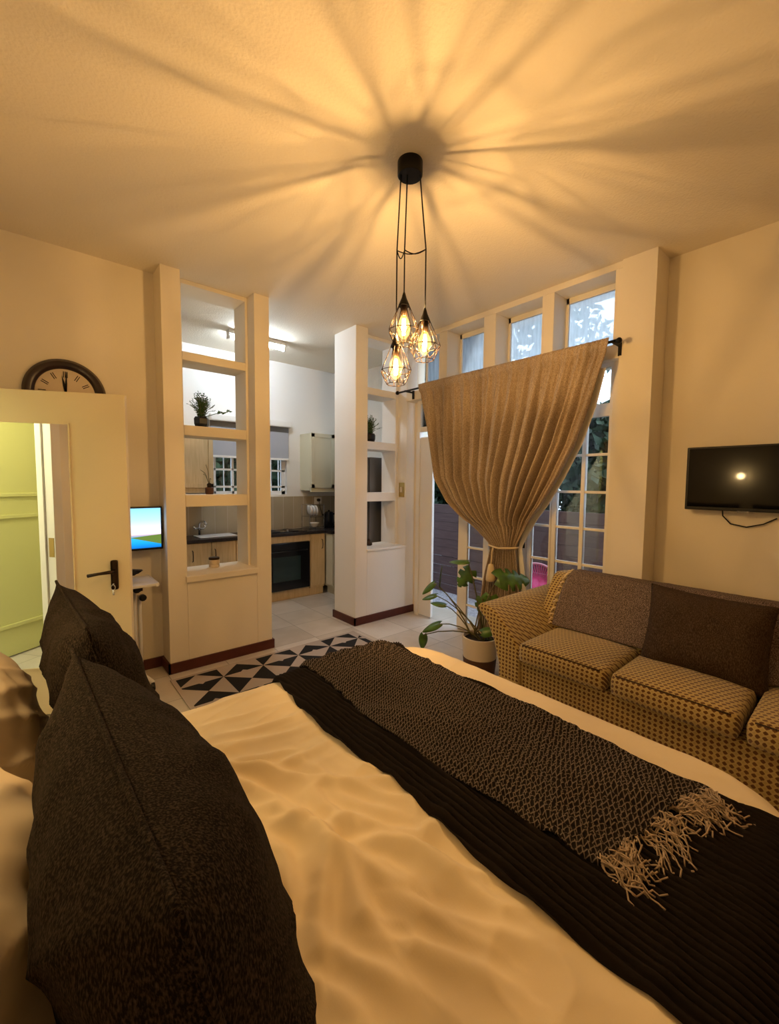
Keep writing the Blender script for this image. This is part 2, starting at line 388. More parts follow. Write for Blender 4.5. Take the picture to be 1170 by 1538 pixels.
# window wall
WX = 3.23
m = MB().box(WX, 3.52, 1.267, 3.50, 3.02, H).box(WX, 3.52, 1.267, 3.50, 2.40, 2.50).box(WX, 3.52, 1.267, 1.318, 2.50, 3.02)
for a, b in ((1.778, 1.881), (2.331, 2.461), (2.907, 3.015)): m.box(WX, 3.52, a, b, 2.50, 3.02)
m.box(3.30, 3.52, 1.267, 1.33, 0, 2.40).box(3.37, 3.52, 3.40, 3.89, 0, 2.40).box(3.40, 3.52, 3.50, 3.89, 2.4, 3.07)
struct('wall_window', m, PAINT, 'cream beam and posts framing the high windows', 'wall', bevel=.004)
for i, (a, b) in enumerate(((1.318, 1.778), (1.881, 2.331), (2.461, 2.907), (3.015, 3.40))):
    fr = MB(); t = .022
    fr.box(3.43, 3.47, a, b, 2.975, 3.02).box(3.43, 3.47, a, b, 2.50, 2.525).box(3.43, 3.47, a, a+t, 2.50, 3.02).box(3.43, 3.47, b-t, b, 2.50, 3.02)
    o = struct('window_%d' % (i+1), fr, WOODW, ['high window nearest the column', 'high window second from the column', 'high window third from the column', 'high window in the corner by the right divider'][i], 'window')
    MB().box(3.448, 3.452, a+t, b-t, 2.525, 2.975).build('glass', FROST, o)

def glazed(name, y0, y1, z0, z1, stiles, rows, label, x=3.33, w=.02, rail=.05, cat='window'):
    fr = MB()
    for a, b in stiles: fr.box(x-.022, x+.022, a, b, z0, z1, .004)
    fr.box(x-.02, x+.02, y0, y1, z0, z0+rail*1.5).box(x-.02, x+.02, y0, y1, z1-rail, z1)
    for r in rows: fr.box(x-.016, x+.016, y0, y1, r-w/2, r+w/2, .003)
    o = struct(name, fr, WOODW, label, cat)
    MB().box(x-.003, x+.003, y0+.01, y1-.01, z0+.02, z1-.02).build('glass', GLASS, o)
    return o
ROWS = [.27, .565, .857, 1.145, 1.436, 1.725]
glazed('window_5', 1.33, 1.78, 0, 2.06, ((1.33, 1.352), (1.515, 1.545), (1.742, 1.78)), ROWS, 'tall small-paned sidelight beside the column')
glazed('window_6', 1.33, 1.78, 2.06, 2.40, ((1.33, 1.352), (1.742, 1.78)), [], 'single pane above the small-paned sidelight', rail=.03)
glazed('window_7', 1.782, 2.0, 0, 2.06, ((1.782, 1.80), (1.962, 2.0)), ROWS, 'narrow small-paned strip next to the glass door')
o = glazed('door_1', 2.002, 2.78, .01, 2.06, ((2.002, 2.06), (2.405, 2.47), (2.665, 2.78)), ROWS, 'small-paned glass door behind the tied curtain', cat='door')
MB().box(3.295, 3.308, 2.018, 2.048, .93, 1.17, .004).tube([(3.30, 2.033, 1.07), (3.26, 2.033, 1.07), (3.255, 2.06, 1.07), (3.255, 2.14, 1.065)], .007).build('handle', BLACKP, o)
glazed('window_8', 1.782, 3.40, 2.06, 2.40, ((1.782, 1.80), (2.2, 2.24), (2.74, 2.79), (3.12, 3.165), (3.35, 3.40)), [], 'pane strip above the glass doors', rail=.035)
m = MB().box(3.30, 3.36, 3.35, 3.40, 0, 2.06).box(3.315, 3.35, 3.16, 3.35, .012, 2.0, .006)
struct('door_2', m, PAINTW, 'white flush panel at the left side of the garden doorway', 'door')

# ---------------------------------------------------------------- lighting
def plight(name, loc, col, w, r=.02):
    d = bpy.data.lights.new(name, 'POINT'); d.color = col; d.energy = w; d.shadow_soft_size = r
    o = bpy.data.objects.new(name, d); COL.objects.link(o); o.location = loc; return o
W = bpy.data.worlds.new('dusk_sky'); bpy.context.scene.world = W; W.use_nodes = True
bgn = W.node_tree.nodes['Background']; bgn.inputs[0].default_value = (.62, .80, 1., 1); bgn.inputs[1].default_value = 2.5
WARM = (1., .585, .215)

# ---------------------------------------------------------------- pendant lamp
PC = V((1.484, 1.60, H))
lamp = thing('pendant_lamp', PC, 'black three-cord cluster pendant lamp with glowing bulbs in wire cages', 'pendant lamp')
MB().lathe([(.058, -.068), (.062, -.063), (.062, -.004), (.060, 0)], PC, 32).build('canopy', BLACK, lamp, smooth=True, angle=40)
drops = [((-.040, .022), (-.070, .012), 2.236), ((-.015, .003), (-.046, -.017), 2.430), ((.034, -.036), (.028, -.090), 2.352)]
tie = []
for (ax, ay), (bx, by), zt in drops:
    zk = 2.63
    a = PC+V((ax, ay, -.065)); k = V((PC.x+bx, PC.y+by, zk)); e = V((PC.x+bx, PC.y+by, zt)); tie.append(k)
    MB().tube([a, a.lerp(k, .5)+V((0, 0, -.003)), k, k.lerp(e, .5), e], .0035, 6).build('cord', BLACK, lamp, smooth=True)
    sh = MB().lathe([(.004, .0), (.008, -.012), (.013, -.030), (.026, -.060), (.028, -.068), (.024, -.068), (.010, -.052)], e, 20).build('shade_cap', BLACK, lamp, smooth=True)
    MB().lathe([(.017, -.115), (.018, -.06), (.010, -.055)], e, 16).build('socket', BRONZE, sh, smooth=True)
    cg = MB(); n = 8; R1, Z1, R2, Z2 = .0265, -.066, .078, -.185; R3, Z3 = .046, -.250
    tw_ = zt*7.3; P = lambda r, z, q: e+V((r*math.cos(2*PI*q/n+tw_), r*math.sin(2*PI*q/n+tw_), z))
    for q in range(n):
        cg.tube([P(R1, Z1, q), P(R2, Z2, q)], .0019, 6); cg.tube([P(R2, Z2, q), P(R3+.012, -.226, q+.5)], .0019, 6); cg.tube([P(R2, Z2, q+1), P(R3+.012, -.226, q+.5)], .0016, 6)
        cg.tube([P(R3+.012, -.226, q+.5), P(R3, Z3, q+.5)], .0019, 6); cg.tube([P(R3, Z3, q-.5), P(R3, Z3, q+.5)], .0019, 6); cg.tube([P(R2, Z2, q), P(R2, Z2, q+1)], .0019, 6)
    cg.build('wire_cage', BRONZE, sh, smooth=True)
    bl = MB().lathe([(.012, -.112), (.016, -.122), (.030, -.150), (.033, -.172), (.026, -.205), (.010, -.224), (.002, -.227)], e, 20).build('bulb', BULB, sh, smooth=True)
    fl = MB()
    for q in range(6):
        an = 2*PI*q/6; c, s_ = math.cos(an), math.sin(an)
        fl.tube([e+V((.005*c, .005*s_, -.128)), e+V((.010*c, .010*s_, -.168)), e+V((.006*c, .006*s_, -.206))], .0028, 6)
    fl.build('filament', FILA, sh, smooth=True)
    plight('bulb_light', e+V((0, 0, -.175)), WARM, 27, .006)
tm = MB()
for i in range(3):
    a, b = tie[i], tie[(i+1) % 3]
    tm.tube([a.lerp(b, t/8)+V((0, 0, -.02*math.sin(PI*t/8)*(1 if i != 0 else 2))) for t in range(9)], .0028, 6)
tm.build('cord_tie', BLACK, lamp, smooth=True)

# reading lamp on the wall above the bed head (seen as a reflection in the television)
wl = thing('wall_lamp', (-.36, 1.19, 1.5), 'small globe wall lamp above the bed head', 'wall lamp')
MB().box(-.36, -.345, 1.15, 1.23, 1.44, 1.56, .004).tube([(-.345, 1.19, 1.50), (-.31, 1.19, 1.50)], .008, 8).build('bracket', BRONZE, wl)
MB().lathe([(.001, -.036)]+[(.036*math.sin(PI*i/12), -.036*math.cos(PI*i/12)) for i in range(1, 12)]+[(.001, .036)], (-.275, 1.19, 1.5), 20).build('globe', emis('warm_globe', (1, .68, .30), 110.), wl, smooth=True)
# kitchen fluorescent + hall lamp
kl = thing('ceiling_light', (1.95, 4.5, H), 'white fluorescent batten on the kitchen ceiling', 'ceiling light')
MB().box(1.62, 2.27, 4.46, 4.54, 3.025, H, .006).build('housing', STEELW, kl)
MB().tube([(1.64, 4.5, 3.0), (2.25, 4.5, 3.0)], .020, 12).build('tube', TUBE, kl, smooth=True)
for x in (1.62, 2.25): MB().box(x, x+.02, 4.475, 4.525, 2.975, 3.03).build('end_cap', STEELW, kl)

# ---------------------------------------------------------------- hall beyond the doorway (seen in the door mirror)
struct('wall_hall', MB().box(-1.75, -1.65, 1.6, 4.6, 0, 2.7).box(-1.7, -.48, 4.5, 4.6, 0, 2.7).box(-1.7, -.48, 1.5, 1.6, 0, 2.7), PAINTW, 'white hall walls beyond the doorway', 'wall')
struct('floor_hall', MB().box(-1.75, -.36, 1.5, 4.6, -.08, -.001), FLOOR, 'tiled hall floor', 'floor')
struct('ceiling_hall', MB().box(-1.75, -.48, 1.5, 4.6, 2.7, 2.8), PAINTW, 'white hall ceiling', 'ceiling')
plight('hall_bulb', (-.75, 3.75, 2.35), (1., .95, .60), 30, .05)
hd = MB().box(-1.20, -1.16, 1.65, 3.32, .01, 2.25, .004)
t = tag(hd.build('panel_door', LIME), 'lime green panelled hall door reflected in the mirror', 'door')
t['kind'] = 'structure'; t.name = 'door_4'
fr = MB()
for y0, y1, z0, z1 in ((2.3, 3.2, 1.35, 2.02), (2.3, 3.2, .25, 1.2)):
    fr.box(-1.165, -1.145, y0, y1, z1-.03, z1, .004).box(-1.165, -1.145, y0, y1, z0, z0+.03, .004).box(-1.165, -1.145, y0, y0+.03, z0, z1, .004).box(-1.165, -1.145, y1-.03, y1, z0, z1, .004)
fr.build('panel_moulding', LIME, t)
m = MB().box(-.49, -.345, 2.87, 2.938, 0, 2.12, .003).box(-.49, -.345, 2.93, 3.56, 2.052, 2.12, .003).box(-.45, -.42, 2.93, 2.952, 0, 2.06)
struct('trim_doorway', m, WOODW, 'cream door lining with the lock plate', 'door frame')
pl = MB().box(-.40, -.355, 2.936, 2.941, .93, 1.07).build('strike_plate', BRASS, None)
tag(pl, 'brass lock plate let into the cream door lining', 'lock plate'); pl['kind'] = 'structure'; pl.name = 'trim_strike_plate'

# ---------------------------------------------------------------- open door leaf with mirror
A = V((.476, 3.125, 0)); U = V((-.8946, .4469, 0)); N = V((-.4469, -.8946, 0))   # from the free edge to the hinge; N faces the room
def dl(a, d, z): return A+U*a+N*d+V((0, 0, z))
def dbox(mb, a0, a1, d0, d1, z0, z1, bev=0.):
    M = Matrix(((U.x, N.x, 0, A.x), (U.y, N.y, 0, A.y), (0, 0, 1, 0), (0, 0, 0, 1)))
    mb.box(a0, a1, d0, d1, z0, z1, bev, M); return mb
leaf = tag(dbox(MB(), 0, .92, -.04, 0, .012, 2.03, .004).build('open_door', DOORP), 'open cream door leaf with a long mirror and dark lever handle', 'door')
leaf['kind'] = 'structure'; leaf.name = 'door_3'
dbox(MB(), .315, .80, 0, .004, .32, 1.832).build('mirror', MIRROR, leaf)
m = MB(); dbox(m, .308, .315, 0, .007, .312, 1.84); dbox(m, .80, .807, 0, .007, .312, 1.84); dbox(m, .308, .807, 0, .007, 1.832, 1.84); dbox(m, .308, .807, 0, .007, .312, .32)
m.build('mirror_edge', DOORP, leaf)
hp = MB(); dbox(hp, .068, .108, 0, .010, .795, .985, .012); hp.build('lock_plate', BRONZE, leaf)
MB().tube([dl(.088, .005, .915), dl(.088, .045, .915), dl(.105, .052, .915), dl(.16, .052, .908), dl(.222, .050, .897)], [.010, .010, .011, .009, .011], 10).build('lever_handle', BRONZE, leaf, smooth=True)
k = MB().tube([dl(.088, .008, .835), dl(.088, .035, .835)], .004, 8); ring = [dl(.088, .036, .815)+U*(.012*math.cos(2*PI*i/14))+V((0, 0, .016*math.sin(2*PI*i/14))) for i in range(14)]
k.tube(ring, .0018, 6, closed=True); dbox(k, .083, .093, .030, .034, .765, .80); k.build('key', CHROME, leaf, smooth=True)

# ---------------------------------------------------------------- clock
CC = V((.217, 3.70, 2.085))
ck = thing('wall_clock', CC, 'round wall clock with dark wooden rim half hidden by the open door', 'clock')
R = .232
rim = [(R, 0), (R, -.012), (R-.018, -.034), (R-.045, -.034), (R-.062, -.022), (R-.066, -.010), (R-.066, 0)]
b = MB(); sg = 64; rings = [[b.bm.verts.new(CC+V((r*math.cos(2*PI*k/sg), h, r*math.sin(2*PI*k/sg)))) for k in range(sg)] for r, h in rim]
for x, y in zip(rings, rings[1:]+rings[:1]):
    for k in range(sg): b.bm.faces.new((x[k], x[(k+1) % sg], y[(k+1) % sg], y[k]))
b.build('rim', CLOCKR, ck, smooth=True, angle=50)
MB().lathe([(R-.064, -.010), (R-.064, 0)], CC, 48, 'Y').build('dial', CLOCKF, ck)
for k in range(12):
    tk = MB()
    M = Matrix.Translation(CC) @ Matrix.Rotation(2*PI*k/12, 4, 'Y')
    for dx in ((-.006, .006) if k % 3 else (-.010, 0, .010)): tk.box(dx-.0022, dx+.0022, -.0125, -.0095, .108, .150, 0, M)
    tk.build('hour_mark', BLACK, ck)
def hand(ang, ln, w):
    M = Matrix.Translation(CC) @ Matrix.Rotation(ang, 4, 'Y'); m = MB()
    m.prism([(-w, -.02), (w, -.02), (w*1.3, ln*.45), (0, ln), (-w*1.3, ln*.45)], -.016, -.0135, lambda u, v, h: M @ V((u, h, v))); return m
hand(math.radians(-9), .125, .006).build('hour_hand', BLACK, ck); hand(math.radians(2), .150, .0045).build('minute_hand', BLACK, ck)

# ---------------------------------------------------------------- monitor and overbed trolley
mo = thing('monitor', (.55, 3.70, 1.0), 'flat screen showing a blue coast on the wall behind the open door', 'monitor')
M0 = Matrix.Translation((.545, 3.60, 1.135))
MB().box(-.225, .225, -.018, .012, -.165, .165, .008, M0).build('casing', BLACKP, mo)
MB().grid(lambda u, v: M0 @ V((-.212+.424*u, -.0187, -.148+.300*v)), 1, 1).build('screen', SCREEN, mo)
MB().box(-.06, .06, .012, .111, -.06, .06, .004, M0).build('wall_bracket', BLACKP, mo)
ca = thing('overbed_trolley', (.52, 3.25, 0), 'white steel overbed trolley with tray and castors behind the door', 'trolley')
MB().box(.30, .625, 3.10, 3.45, .755, .775, .006).tube([(.625, 3.10, .765), (.632, 3.15, .76), (.632, 3.40, .76), (.625, 3.45, .765)], .014, 8).build('tray', STEELW, ca)
MB().tube([(.505, 3.27, .10), (.505, 3.27, .75)], .015, 10).build('post', STEELW, ca, smooth=True)
MB().tube([(.545, 3.30, .06), (.545, 3.30, .66)], .013, 10).build('post', STEELW, ca, smooth=True)
MB().tube([(.42, 3.22, .30), (.455, 3.24, .5), (.46, 3.25, .9)], .015, 10).build('post', STEELW, ca, smooth=True)
MB().tube([(.545, 3.30, .10), (.555, 3.24, .07), (.585, 3.14, .055)], .016, 8).tube([(.30, 3.30, .06), (.545, 3.30, .06)], .016, 8).tube([(.30, 3.14, .055), (.30, 3.44, .055)], .014, 8).build('base_rail', STEELW, ca, smooth=True)
for p in ((.585, 3.13), (.30, 3.14), (.30, 3.44), (.56, 3.42)):
    MB().lathe([(.010, -.012), (.027, -.010), (.027, .010), (.010, .012)], (p[0], p[1], .0275), 16, 'X').build('castor', BLACKP, ca)
MB().tube([(.545, 3.30, .10), (.56, 3.42, .055)], .012, 8).build('base_arm', STEELW, ca)
for z, r, x in ((.845, .022, .50), (.72, .026, .52), (.655, .024, .555)):
    MB().lathe([(.010, -.02), (r, -.014), (r, .014), (.012, .02)], (x, 3.235, z), 10, 'Y').build('clamp_knob', BLACKP, ca)
MB().prism([(.44, .875), (.56, .855), (.53, .835), (.46, .825)], 3.22, 3.27, lambda u, v, h: V((u, h, v))).build('handset_holder', BLACKP, ca)
MB().box(.475, .56, 3.245, 3.31, .70, .735, .006).build('clamp', BRONZE, ca)

ca.location = V(ca.location)+V((.035, .17, 0))

# ---------------------------------------------------------------- bed
BZ = .595
bed = thing('bed', (.7, .9, 0), 'double bed with cream base and mattress hidden beneath the duvet', 'bed')
MB().box(-.30, 1.58, .10, 1.68, .10, .30, .02).build('base', DUVET, bed)
MB().box(-.30, 1.60, .09, 1.69, .30, .53, .05).build('mattress', PILLOWW, bed)
for x in (-.2, 1.45):
    for y in (.22, 1.56): MB().lathe([(.03, 0), (.035, .10)], (x, y, 0), 12).build('leg', BRONZE, bed)
def bedsurf(s, t, off):
    "point on the draped bed surface; s, t measured along cloth"
    r = .11; cr = .22
    x0, x1, y0, y1 = -.30+r, 1.70-r, .02+r, 1.775-r
    cx = min(max(s, x0+cr), x1-cr) if s > .5 else s; cy = min(max(t, y0+cr), y1-cr)
    dx, dy = s-cx, t-cy; d = math.hypot(dx, dy)
    q = d-cr
    dome = .018*(1-((s-.7)/1.1)**2)*(1-((t-.9)/1.0)**2) if abs(s-.7) < 1.1 and abs(t-.9) < 1 else 0
    if q <= 0 or d < 1e-6: return V((s, t, BZ+dome+off))
    n = V((dx/d, dy/d, 0)); p0 = V((cx, cy, 0))+n*cr
    if q < r*PI/2:
        a = q/r; return p0+n*((r+off)*math.sin(a))+V((0, 0, BZ+dome*math.cos(a)-r+(r+off)*math.cos(a)))
    return p0+n*(r+off)+V((0, 0, BZ-r-(q-r*PI/2)))
def ss(a, b, x):
    t = min(1, max(0, (x-a)/(b-a))); return t*t*(3-2*t)
# soft creases of the duvet: (height, path over the bed)
CREASES = [(1.3, [(0.393, 1.228), (0.446, 1.129), (0.483, 1.031), (0.505, 0.936), (0.518, 0.856), (0.523, 0.802), (0.541, 0.757), (0.560, 0.679), (0.583, 0.614)]),
 (1, [(0.511, 0.799), (0.470, 0.755), (0.422, 0.697), (0.391, 0.648), (0.367, 0.602)]),
 (1, [(0.525, 0.776), (0.501, 0.688), (0.484, 0.618), (0.486, 0.568)]),
 (1.2, [(0.547, 0.794), (0.613, 0.744), (0.667, 0.681), (0.696, 0.598), (0.720, 0.539)]),
 (0.9, [(0.535, 0.868), (0.601, 0.842), (0.648, 0.760), (0.707, 0.698), (0.771, 0.700)]),
 (0.9, [(0.395, 1.265), (0.502, 1.186), (0.579, 1.073), (0.645, 0.972), (0.745, 0.907), (0.796, 0.874)]),
 (0.7, [(0.392, 1.350), (0.446, 1.233), (0.548, 1.167), (0.650, 1.157), (0.721, 1.168)]),
 (0.5, [(0.390, 1.310), (0.525, 1.240), (0.633, 1.194), (0.741, 1.201)]),
 (0.5, [(0.453, 1.440), (0.577, 1.389), (0.699, 1.371), (0.783, 1.393)]),
 (0.4, [(0.426, 1.541), (0.573, 1.505), (0.735, 1.498)]),
 (0.5, [(0.414, 1.388), (0.529, 1.332), (0.660, 1.294), (0.771, 1.297)]),
 (0.35, [(0.388, 1.659), (0.589, 1.653), (0.741, 1.636)]),
 (0.9, [(0.581, 1.017), (0.571, 0.926), (0.594, 0.847)]),
 (0.6, [(0.419, 0.994), (0.456, 0.935), (0.513, 0.915)]),
 (0.7, [(0.401, 0.954), (0.425, 0.872), (0.407, 0.787), (0.391, 0.742)]),
 (0.5, [(0.397, 0.816), (0.383, 0.757), (0.355, 0.694)]),
 (0.7, [(0.553, 0.624), (0.599, 0.539), (0.652, 0.452), (0.707, 0.374)]),
 (0.7, [(0.486, 0.568), (0.528, 0.517), (0.580, 0.429), (0.615, 0.353)]),
 (0.7, [(0.401, 0.639), (0.416, 0.581), (0.450, 0.525), (0.467, 0.472)]),
 (0.6, [(0.568, 0.727), (0.590, 0.692), (0.613, 0.603)]),
 (0.6, [(0.633, 1.107), (0.649, 1.015), (0.680, 0.952)]),
 (0.6, [(0.412, 1.044), (0.467, 0.998), (0.483, 0.913)]),
 (0.6, [(0.687, 0.929), (0.722, 0.848), (0.786, 0.778)]),
 (0.6, [(0.612, 0.956), (0.656, 0.855), (0.711, 0.779)]),
 (0.4, [(0.736, 1.109), (0.755, 0.985), (0.799, 0.909)]),
 (0.5, [(0.577, 0.567), (0.596, 0.491), (0.637, 0.403)]),
 (0.5, [(0.332, 0.618), (0.369, 0.555), (0.385, 0.499)]),
 (0.5, [(0.679, 0.647), (0.693, 0.526), (0.727, 0.423)])]

GN = 400; GX0, GX1, GY0, GY1 = -.35, 2.05, -.45, 2.15
def crease_map():
    gx, gy = np.meshgrid(np.linspace(GX0, GX1, GN), np.linspace(GY0, GY1, GN), indexing='ij'); H_ = np.zeros_like(gx)
    rg_ = random.Random(3)
    for hgt, path in CREASES:
        n = len(path)-1; best = np.full_like(gx, 9.); side = np.zeros_like(gx); par = np.zeros_like(gx)
        for k in range(n):
            ax, ay = path[k]; bx, by = path[k+1]; dx, dy = bx-ax, by-ay; L2 = dx*dx+dy*dy
            q = np.clip(((gx-ax)*dx+(gy-ay)*dy)/L2, 0, 1); ex, ey = gx-ax-q*dx, gy-ay-q*dy; d = np.hypot(ex, ey)
            m_ = d < best; best[m_] = d[m_]; side[m_] = np.sign(dx*ey-dy*ex)[m_]; par[m_] = ((k+q)/n)[m_]
        w1, w2 = .008+.008*hgt, .017+.016*hgt
        w = np.where(side > 0, w1, w2); env = np.sin(np.pi*np.clip(par*.9+.05, 0, 1))**.6
        H_ += hgt*.021*env*(np.exp(-(best/w)**2)-.35*np.exp(-((best-.032)/.02)**2)*(side > 0))
    return H_
CM = crease_map()
def wrinkle(s, t):
    x = (s-GX0)/(GX1-GX0)*(GN-1); y = (t-GY0)/(GY1-GY0)*(GN-1)
    i = int(min(max(x, 0), GN-2)); j = int(min(max(y, 0), GN-2)); a = min(max(x-i, 0), 1); b = min(max(y-j, 0), 1)
    h = float((CM[i, j]*(1-b)+CM[i, j+1]*b)*(1-a)+(CM[i+1, j]*(1-b)+CM[i+1, j+1]*b)*a)
    wx = fbm((s*1.6, t*1.6, 3.1))*.10
    d = 1-abs(noise.noise(V((s*2.6+wx*3, (t-.25*s)*13, 14.8))))*1.8
    e = 1-abs(noise.noise(V(((s+.7*t)*8, (s*.7-t)*5, 24.8))))*2.2
    far = ss(.95, 1.3, t)
    h += far*.006*max(0, d)**2+(1-far)*.0065*max(0, e)**2+.006*fbm((s*4, t*4, 2))
    return h*ss(-.3, .2, s)*(1-.6*ss(1.42, 1.5, s))
NU, NV = 380, 380
s0, s1, t0, t1 = -.30, 2.02, -.30, 2.10
dv = MB().grid(lambda u, v: bedsurf(s0+(s1-s0)*u, t0+(t1-t0)*v, .004+wrinkle(s0+(s1-s0)*u, t0+(t1-t0)*v)), NU, NV)
tag(dv.build('duvet', DUVET, None, smooth=True), 'rumpled cream cotton duvet covering the bed', 'duvet')
# ribbed black throw across the bed
def throw_pt(u, v):
    # v runs along the bed's width from the far drop to the near drop, u across the throw
    t = 2.0+(-.42-2.0)*v
    w0 = .765+.05*ss(1.4, 1.9, t)+.010*math.sin(t*9); w1 = 1.445+.09*ss(1.3, 1.8, t)+.014*math.sin(t*7+1)+.01*math.sin(t*19)
    s = w0+(w1-w0)*u
    rib = .008*math.cos(2*PI*s/.020)
    ed = min(u, 1-u); thick = .016*min(1, (ed/.03+.15))
    fold = .010*max(0, noise.noise(V((s*9, t*1.6, 21)))-.05)*4
    return s, t, wrinkle(s, t)*.8+.010+thick+rib+fold*min(1, ed/.12)
def thr(u, v):
    s, t, o = throw_pt(u, v); return bedsurf(s, t, o)
tag(MB().grid(thr, 220, 150).build('ribbed_throw', RIB, None, smooth=True, solid=.004), 'black ribbed wool blanket laid across the foot of the bed', 'blanket')
# net-knit scarf
sc = thing('net_scarf', (1.15, 1.0, BZ), 'taupe net-knit scarf with fringed end on the black blanket', 'scarf')
def net_st(u, v):
    t = 1.86+((.36-.10*u)-1.86)*v
    w0 = .905+.03*math.sin(t*5)+.03*ss(1.4, 1.9, t)+.06*ss(.55, .35, t)*0; w1 = 1.405+.012*math.sin(t*11)+.05*ss(1.2, 1.8, t)
    return w0+(w1-w0)*u, t
def net_off(s, t, ed):
    uu = min(1, max(0, (s-.765)/.68)); tv = (2.0-t)/2.42
    base = throw_pt(uu, tv)[2]
    # soft lengthwise folds
    f = .013*max(0, 1-abs(noise.noise(V((s*7+t*1.1, t*.9, 31))))*3)**2+.011*max(0, 1-abs((s-1.12+.06*math.sin(t*2.6))/.03))+.010*max(0, 1-abs((s-1.26+.05*math.sin(t*3.1+1))/.035))
    return base+.014+f*min(1, ed/.10)
def netf(u, v):
    s, t = net_st(u, v); return bedsurf(s, t, net_off(s, t, min(u, 1-u, 1)))
MB().grid(netf, 90, 220, uvf=lambda u, v: (net_st(u, v)[0], net_st(u, v)[1]*.8)).build('net_body', NET, sc, smooth=True, solid=.003)
rnd = random.Random(5)
for i in range(16):
    u = (i+.5)/16; s, t = net_st(u, 1.)
    base = V((s, t))
    ang = -PI/2+rnd.uniform(-.75, .55)+(-.35 if u < .4 else .25)
    L = rnd.uniform(.10, .17); tm = MB(); bend = rnd.uniform(-1.6, 1.6)
    for k in range(11):
        a = ang+rnd.uniform(-.28, .28); p = base+V((rnd.uniform(-.010, .010), .012)); pts = []
        bb = bend+rnd.uniform(-.7, .7); ph = rnd.uniform(0, 6); l = L*rnd.uniform(.7, 1.1); hh = rnd.uniform(.0, .014)
        n = 11
        for j in range(n):
            f = j/(n-1)
            z = throw_pt(min(1, max(0, (p.x-.765)/.68)), (2.0-p.y)/2.42)[2]+.007+hh*math.sin(PI*f)+.006*(1-f)
            pts.append(bedsurf(p.x, p.y, z))
            da = a+bb*f+.55*math.sin(f*11+ph)
            p = p+V((math.cos(da), math.sin(da)))*(l/n)
        tm.tube(pts, .0019, 5)
    tm.build('tassel', FRINGE, sc, smooth=True)

# ---------------------------------------------------------------- pillows
def pillow(name, m, c, a, b, w, h, T, label, cat, group=None, seed=0, nz=.012, pinch=.10, dent=0., seamr=.006, sag=.0, seam=True, ex=.55):
    "c centre, a unit vector across, b unit vector up"
    c, a, b = V(c), V(a).normalized(), V(b).normalized(); n = a.cross(b)
    root = thing(name, c-b*h/2, label, cat, group)
    def f(u, v, sgn):
        x, y = 2*u-1, 2*v-1
        kx = 1-pinch*(1-y*y)*abs(x)**3; ky = 1-pinch*(1-x*x)*abs(y)**3
        th = T/2*max(0, (1-x**4)*(1-y**4))**ex*(1+.25*(1-x*x)*(1-y*y))
        if y > 0: th *= 1-dent*math.exp(-(x/.22)**2)*y
        X = x*w/2*kx; Y = y*h/2*ky - (dent*.25*h*math.exp(-(x/.3)**2)*max(0, y)**2) - sag*(1-x*x)*max(0, y)
        env = min(1, th/(T*.2))
        wr = nz*env*(fbm((X*7+seed, Y*7, sgn*5+seed))+.8*max(0, 1-abs(noise.noise(V((X*5+Y*6+seed, Y*3, 7+sgn))))*3)**2)
        return c+a*X+b*Y+n*(sgn*(th+wr))
    g = MB()
    for sg in (1, -1): g.grid(lambda u, v: f(u, v, sg), 48, 48)
    bmesh.ops.remove_doubles(g.bm, verts=g.bm.verts, dist=.0004)
    g.build('cover', m, root, smooth=True)
    if seam:
        E = 40; pts = [f(i/E, 0, 0) for i in range(E)]+[f(1, i/E, 0) for i in range(E)]+[f(1-i/E, 1, 0) for i in range(E)]+[f(0, 1-i/E, 0) for i in range(E)]
        MB().tube(pts, seamr, 8, closed=True).build('piping', m, root, smooth=True)
    return root
lean = V((-.34, 0, .94)); yv = V((0, 1, 0))
pillow('dark_cushion', CHARC, (.130, .665, .890), V((-.035, 1, .0)), V((-.24, 0, .97)), .68, .56, .205, 'large charcoal tweed cushion nearest the viewer on the bed', 'cushion', 'charcoal cushions on the bed', 3, .010, .05, seamr=.004, ex=.8)
pillow('dark_cushion', CHARC, (.137, 1.42, .893), V((-.05, 1, .0)), V((-.24, 0, .97)), .60, .56, .165, 'charcoal tweed cushion behind the nearest one, by the door', 'cushion', 'charcoal cushions on the bed', 8, .010, .05, seamr=.004, ex=.8)
pillow('white_pillow', PILLOWW, (-.135, 1.47, .80), yv, V((-.25, 0, .97)), .66, .46, .22, 'ivory pillow farthest along the bed head, by the door', 'pillow', 'ivory pillows at the bed head', 15, .014, .05, seam=False)
pillow('white_pillow', PILLOWW, (-.125, .82, .80), yv, V((-.25, 0, .97)), .62, .44, .24, 'ivory pillow in the middle of the bed head', 'pillow', 'ivory pillows at the bed head', 25, .014, .05, seam=False)
pillow('white_pillow', PILLOWW, (-.10, .36, .76), yv, V((-.30, 0, .95)), .60, .44, .22, 'ivory pillow nearest the viewer in the bottom left corner', 'pillow', 'ivory pillows at the bed head', 35, .014, .05, seam=False)

